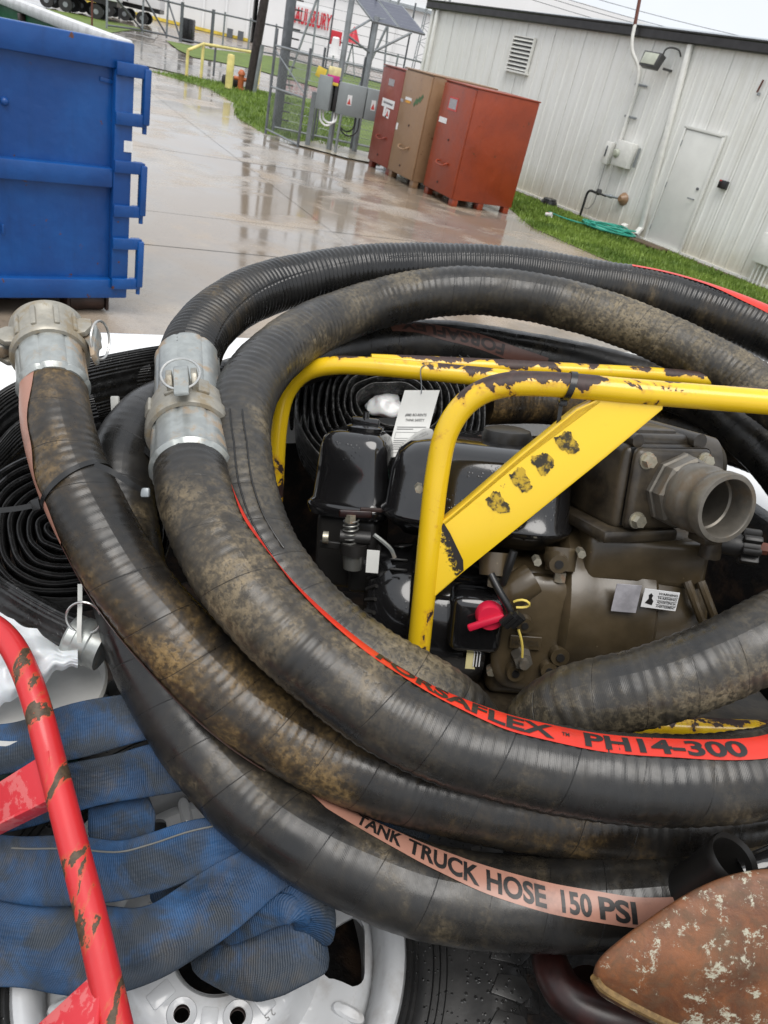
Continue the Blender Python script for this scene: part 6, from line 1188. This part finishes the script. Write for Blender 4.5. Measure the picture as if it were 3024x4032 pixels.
dent = O(1640, 2130, .73); dd_ = np.linalg.norm(v-dent, axis=1); v = v-nv*(.012*np.exp(-(dd_/.05)**2))[:, None]
mb = MB(); mb.add(v, f); obj('shell', mb, 'rust', rsh, 60)
ix = [i for i in range(n)]; low = [i for i in ix if True]; Pr = rings[2]; sel = [j for j in range(n) if px(Pr[j])[1] > 2105*K and px(Pr[j])[0] < 1900*K]
i0 = sel[0]; seq = [j for j in range(n)]; Pl = np.array([Pr[j] for j in sel]); mb = MB(); mb.tube(Pl+nv*.001, .0055, 10); obj('rolled_rim', mb, 'rust_edge', rsh)
hk2 = thing('red_cast_hook', 'dark red cast iron hook hanging below the rusted steel cap', 'hook', O(1300, 2170, .86))
P = catmull([O(1180, 2040, .90), O(1195, 2100, .87), O(1225, 2150, .85), O(1290, 2185, .84), O(1370, 2205, .84), O(1480, 2240, .85), O(1560, 2300, .87)], 10); P, s = resample(P, .006); mb = MB(); mb.tube(P, np.interp(s, [0, s[-1]*.4, s[-1]], [.020, .024, .022]), 20); obj('shank', mb, 'dark_red', hk2)
mb = MB(); mb.cyl(O(1260, 2120, .91), O(1330, 2290, .93), .024, n=20); obj('eye', mb, 'dark_red', hk2); mb = MB(); a_, b_ = O(1278, 2175, .865), O(1285, 2215, .86); mb.cyl(O(1270, 2175, .89), O(1284, 2222, .88), .0265, n=20); obj('tape_band', mb, 'blue_tape', hk2)
bp = thing('black_pipe', 'black plastic pipe end with a round open mouth beside the rusted cap', 'pipe', O(1560, 1880, .92))
p0, p1 = O(1590, 1850, .785), O(1500, 1915, .83); axp = nrm(p0-p1); m = frame(p0, np.cross(axp, [0, 0, 1.]), axp)
mb = MB(); mb.lathe(m, [(.0225, -.006), (.0255, -.001), (.027, -.004), (.0275, -.012), (.0252, -.016), (.0252, -.09), (.0, -.09)], 36); mb.lathe(m, [(.0225, -.006), (.0215, -.07), (0, -.07)], 36); obj('pipe', mb, 'matt_black', bp)
mb = MB(); mb.tube(catmull([O(1600, 1885, .81), O(1640, 1872, .81), O(1700, 1850, .82), O(1800, 1850, .83)], 8), .016, 14); obj('branch', mb, 'gloss_black', bp)

# ================================================================== BLACK LAY-FLAT ROLLS
def ribbon(mb, P, wdir, w, t, rng_=None):
    """strip of lay-flat hose on edge: path P, width along wdir, rounded edges"""
    L = len(P); Tn = np.gradient(P, axis=0); Tn /= np.linalg.norm(Tn, axis=1)[:, None]; n = 22; th = np.linspace(0, 2*math.pi, n+1); d = np.r_[0, np.cumsum(np.linalg.norm(np.diff(P, axis=0), axis=1))]
    wd = np.array(wdir, float); wd = np.broadcast_to(wd, (L, 3)); v = np.zeros((L, n+1, 3))
    for i in range(L):
        a = nrm(wd[i]-(wd[i]@Tn[i])*Tn[i]); b = np.cross(Tn[i], a); c, s = np.cos(th), np.sin(th)
        v[i] = P[i]+a*(np.sign(c)*np.abs(c)**.5*w/2)[:, None]+b*(np.sign(s)*np.abs(s)**.6*t/2)[:, None]
    uv = np.stack(np.broadcast_arrays(d[:, None], (np.cos(th)*w/2)[None]), 2); f = [(i*(n+1)+j, i*(n+1)+j+1, (i+1)*(n+1)+j+1, (i+1)*(n+1)+j) for i in range(L-1) for j in range(n)]
    mb.add(v.reshape(-1, 3), f, uv.reshape(-1, 2)); mb.add(v[0, :n], [tuple(range(n-1, -1, -1))]); mb.add(v[-1, :n], [tuple(range(n))]); return mb
def roll(c, ex_, ey_, r_in, pitch, turns, sx, sy, seed, wob=.0015, a0=0.):
    a = np.arange(0, turns*2*math.pi, .09); r_ = r_in+pitch*a/(2*math.pi); g_ = np.random.default_rng(seed).uniform(0, 6, 4)
    r_ = r_+wob*(np.sin(a*3.1+g_[0])+.6*np.sin(a*7.3+g_[1])); c4 = np.cos(a+a0); s4 = np.sin(a+a0); x = np.sign(c4)*np.abs(c4)**.85*(r_+sx); y = np.sign(s4)*np.abs(s4)**.85*(r_+sy); return c+x[:, None]*ex_+y[:, None]*ey_
# roll behind the engine
c_ = O(838, 905, 1.55); axr = nrm(C_-c_); axr = nrm(axr*.75+np.array([0, 0, 1.])*.55); exr = nrm(R_-(R_@axr)*axr); eyr = np.cross(axr, exr)
r1_ = thing('layflat_roll', 'tight roll of grey dusted woven black discharge hose behind the pump engine', 'hose roll', c_-np.array([0, 0, .16]), 'rolled black lay-flat hoses')
mb = ribbon(MB(), roll(c_, exr, eyr, .040, .0125, 10.5, .02, .0, 5, .002), axr, .15, .0088); obj('coil', mb, 'layflat_woven', r1_, 80)
mb = MB(); mb.sphere(np.eye(4), 1., 24); u_ = np.vstack(mb.v); g5 = np.random.default_rng(11); dsp = np.zeros(len(u_))
for k_ in range(12): dv = nrm(g5.normal(size=3)); dsp += np.abs(np.mod((u_@dv)*g5.uniform(1.2, 3)+g5.uniform(0, 2), 2)-1)*g5.uniform(.1, .3)
u_ = u_*(.35+.62*(dsp/dsp.max()))[:, None]*np.array([.048, .034, .022]); mb.v = [ap(frame(O(832, 876, 1.53), exr, axr), u_)]; tag(obj('white_rag', mb, 'bag'), 'scrap of white plastic stuffed in the core of the woven hose roll', 'rag')
# roll on the left, behind the muddy hose
c_ = O(165, 1155, 1.085); axr = nrm(C_-c_); axr = nrm(axr*.9+np.array([0, 0, 1.])*.3); exr = nrm(R_+.25*U_); exr = nrm(exr-(exr@axr)*axr); eyr = np.cross(axr, exr)
r2_ = thing('layflat_roll', 'glossy wet black lay-flat hose roll squeezed between the rail and the muddy hose', 'hose roll', c_-np.array([0, 0, .12]), 'rolled black lay-flat hoses')
mb = ribbon(MB(), roll(c_, exr, eyr, .012, .0115, 8.2, .02, .0, 8, .0012, 1.), axr, .12, .0092); obj('coil', mb, 'layflat_wet', r2_, 80)
# loose turns standing on edge round that roll
ll = thing('black_layflat_hose', 'loose black lay-flat hose looping along the white rail to a silver coupling', 'hose', O(90, 1200, 1.12)-np.array([0, 0, .12]))
for pts, wdir, w, t, sd in (([(-120, 1130, 1.05), (-60, 1010, 1.1), (20, 915, 1.14), (110, 870, 1.17), (220, 838, 1.21), (340, 812, 1.27), (430, 800, 1.33)], (0, .25, 1), .10, .010, 1),
                            ([(-140, 1190, 1.06), (-70, 1060, 1.12), (10, 960, 1.16), (110, 905, 1.19), (230, 868, 1.23), (330, 850, 1.27)], (0, .2, 1), .10, .009, 2),
                            ([(-120, 1260, 1.04), (-60, 1120, 1.1), (0, 1040, 1.13), (60, 985, 1.16), (140, 945, 1.18), (220, 925, 1.2)], (0, .2, 1), .11, .009, 3)):
    P = smooth_path(resample(catmull([O(*p) for p in pts], 10), .008)[0], 4); mb = ribbon(MB(), P, wdir, w, t); obj('turn', mb, 'layflat_wet', ll, 80)
# flat tail running into the clamp
P = smooth_path(resample(catmull([O(-70, 1235, 1.02), O(-10, 1280, 1.0), O(60, 1325, .985), O(120, 1358, .975), O(165, 1378, .97)], 10), .006)[0], 3); ww = nrm(O(30, 1370, 1.0)-O(70, 1270, 1.0))
mb = ribbon(MB(), P, ww, .052, .024); obj('tail', mb, 'layflat_wet', ll, 80)
cs_ = thing('hose_clamp_coupling', 'silver shank coupling with a pull ring and white tie, on the flat black hose', 'coupling', O(190, 1390, .97)-np.array([0, 0, .03]))
p0, p1 = O(152, 1372, .972), O(225, 1402, .972); axc = nrm(p1-p0); m = frame(p0, np.cross(axc, [0, 0, 1.]), axc); LL_ = np.linalg.norm(p1-p0)
mb = MB(); mb.lathe(m, [(0, 0), (.026, 0), (.0285, .003), (.028, .012), (.0295, .014), (.0295, .03), (.028, .032), (.0285, LL_), (0, LL_)], 36); obj('shank', mb, 'zinc', cs_)
th = np.linspace(0, 2*math.pi, 30)[:-1]; rc_ = O(181, 1335, .945); Q = rc_+np.outer(np.cos(th)*.021, nrm(R_+.2*U_))+np.outer(np.sin(th)*.021, nrm(U_-.2*R_-.3*F_)); mb = MB(); mb.tube(Q, .0016, 8, closed=True); obj('pull_ring', mb, 'steel_ring', cs_)
G = np.array([[O(x+dx, y, d) for dx in (-5, 0, 5)] for x, y, d in ((173, 1262, .962), (173, 1300, .948), (172, 1335, .940), (171, 1365, .937), (172, 1395, .945), (174, 1410, .955))]); mb = MB(); mb.sheet(G[:, ::-1], .0012); obj('white_tie', mb, 'tie_white', cs_)

# ================================================================== BAG, BUCKET, CABLE TIES
bk = thing('plastic_bucket', 'white plastic pail with a dark green lower half under the crumpled bag', 'bucket', O(60, 1530, 1.05)-np.array([0, 0, .1]))
bc = O(62, 1475, 1.0); bmx = frame(bc, [1, 0, 0], [0, -.1, 1]); mb = MB(); mb.lathe(bmx, [(.0, -.02), (.090, -.02), (.097, .0), (.094, .006), (.092, -.01), (.089, -.045), (0, -.055)], 48); obj('pail', mb, 'bucket_white', bk); mb = MB(); mb.lathe(bmx, [(.0895, -.044), (.0905, -.05), (.08, -.10), (0, -.10)], 48); obj('base', mb, 'bucket_green', bk)
g_ = np.random.default_rng(4); n1_, n2_ = 56, 48; G = np.zeros((n1_, n2_, 3)); xs_ = np.linspace(-60, 168, n1_); ys_ = np.linspace(0, 1, n2_)
gx, gy = np.meshgrid(np.arange(n1_), np.arange(n2_), indexing='ij')
cr_ = np.zeros((n1_, n2_))
for k_ in range(9):
    a = g_.uniform(0, 3.14); u_ = (gx*math.cos(a)+gy*math.sin(a))/g_.uniform(7, 16)+g_.uniform(0, 9); cr_ += np.abs(np.mod(u_, 2)-1)*g_.uniform(.3, 1)
cr_ = (cr_-cr_.mean())*.0080
for _ in range(2): cr_[1:-1, 1:-1] = .4*cr_[1:-1, 1:-1]+.15*(cr_[:-2, 1:-1]+cr_[2:, 1:-1]+cr_[1:-1, :-2]+cr_[1:-1, 2:])
for i in range(n1_):
    x = xs_[i]; top = 1292+.50*(x+60)+6*math.sin(i*.3); bot = 1572-.62*(x+60)+10*math.sin(i*.25)+4*math.sin(i*.7)
    for j in range(n2_):
        yv = top+(bot-top)*ys_[j]; d = .962-.025*math.sin(ys_[j]*3.1)-.03*ys_[j]+.02*(1-(i/n1_)); G[i, j] = O(x, yv, d-cr_[i, j])
mb = MB(); mb.sheet(G, .0008); tag(obj('plastic_bag', mb, 'bag', None, 50), 'crumpled white plastic sheet draped over the pail behind the red frame', 'bag')
def tie(h, s0, slant, label, tail, mat='tie_black', wide=.0032):
    o = thing('cable_tie', label, 'cable tie', h.P[int(np.searchsorted(h.s, s0))]); th = np.linspace(0, 2*math.pi, 61)
    G = np.array([[surf(h, np.array([s0+slant*math.sin(a)+w_]), np.array([a]), .0012)[0] for w_ in (-wide, 0, wide)] for a in th]); mb = MB(); mb.sheet(G, .0014); obj('strap', mb, mat, o, 60)
    P = np.array([O(*p) for p in tail]); P = resample(catmull(P, 8), .006)[0]; Tn = np.gradient(P, axis=0); G = np.array([[p+wide*w_*nrm(np.cross(t_, C_-p)) for w_ in (-1, 0, 1)] for p, t_ in zip(P, Tn)]); mb = MB(); mb.sheet(G, .0014); obj('tail', mb, mat, o, 60)
    mb = MB(); m_ = frame(O(*tail[0]), Tn[0], nrm(C_-O(*tail[0]))); mb.box(m_, .012, .014, .008, .002); obj('head', mb, mat, o); return o
sA = hit(hA, 190, 1010)[0]
tie(hA, sA, .010, 'wide black cable tie binding the muddy hose, its tail out to the left', [(80, 1090, .925), (40, 1098, .93), (-30, 1105, .94)])
P_ = [(205, 1003, .868), (240, 1018, .862), (275, 1040, .868), (308, 1060, .885)]; mb = MB(); P = resample(catmull([O(*p) for p in P_], 8), .006)[0]; Tn = np.gradient(P, axis=0); G = np.array([[p+.0032*w_*nrm(np.cross(t_, C_-p)) for w_ in (-1, 0, 1)] for p, t_ in zip(P, Tn)]); mb.sheet(G, .0014)
t2 = thing('cable_tie', 'black cable tie strung from the muddy hose to its square head by the coupling sleeve', 'cable tie', O(260, 1030, .88)); obj('strap', mb, 'tie_black', t2, 60); mb = MB(); mb.box(frame(O(314, 1064, .886), R_, nrm(C_-O(314, 1064, .886))), .010, .011, .007, .002); obj('head', mb, 'galv', t2)  # grey head colours in a highlight on the black tie
P = resample(catmull([O(250, 880, 1.12), O(268, 915, 1.1), O(295, 955, 1.06), O(330, 985, 1.02)], 8), .006)[0]; Tn = np.gradient(P, axis=0); G = np.array([[p+.004*w_*nrm(np.cross(t_, C_-p)) for w_ in (-1, 0, 1)] for p, t_ in zip(P, Tn)]); mb = MB(); mb.sheet(G, .0014)
t3 = thing('cable_tie', 'slack black cable tie hanging from a pale head on the rail, behind the coupling', 'cable tie', O(290, 940, 1.06)); obj('strap', mb, 'tie_black', t3, 60); mb = MB(); mb.box(frame(O(249, 872, 1.13), R_, nrm(C_-O(249, 872, 1.13))), .012, .022, .008, .002); obj('head', mb, 'tie_white', t3)
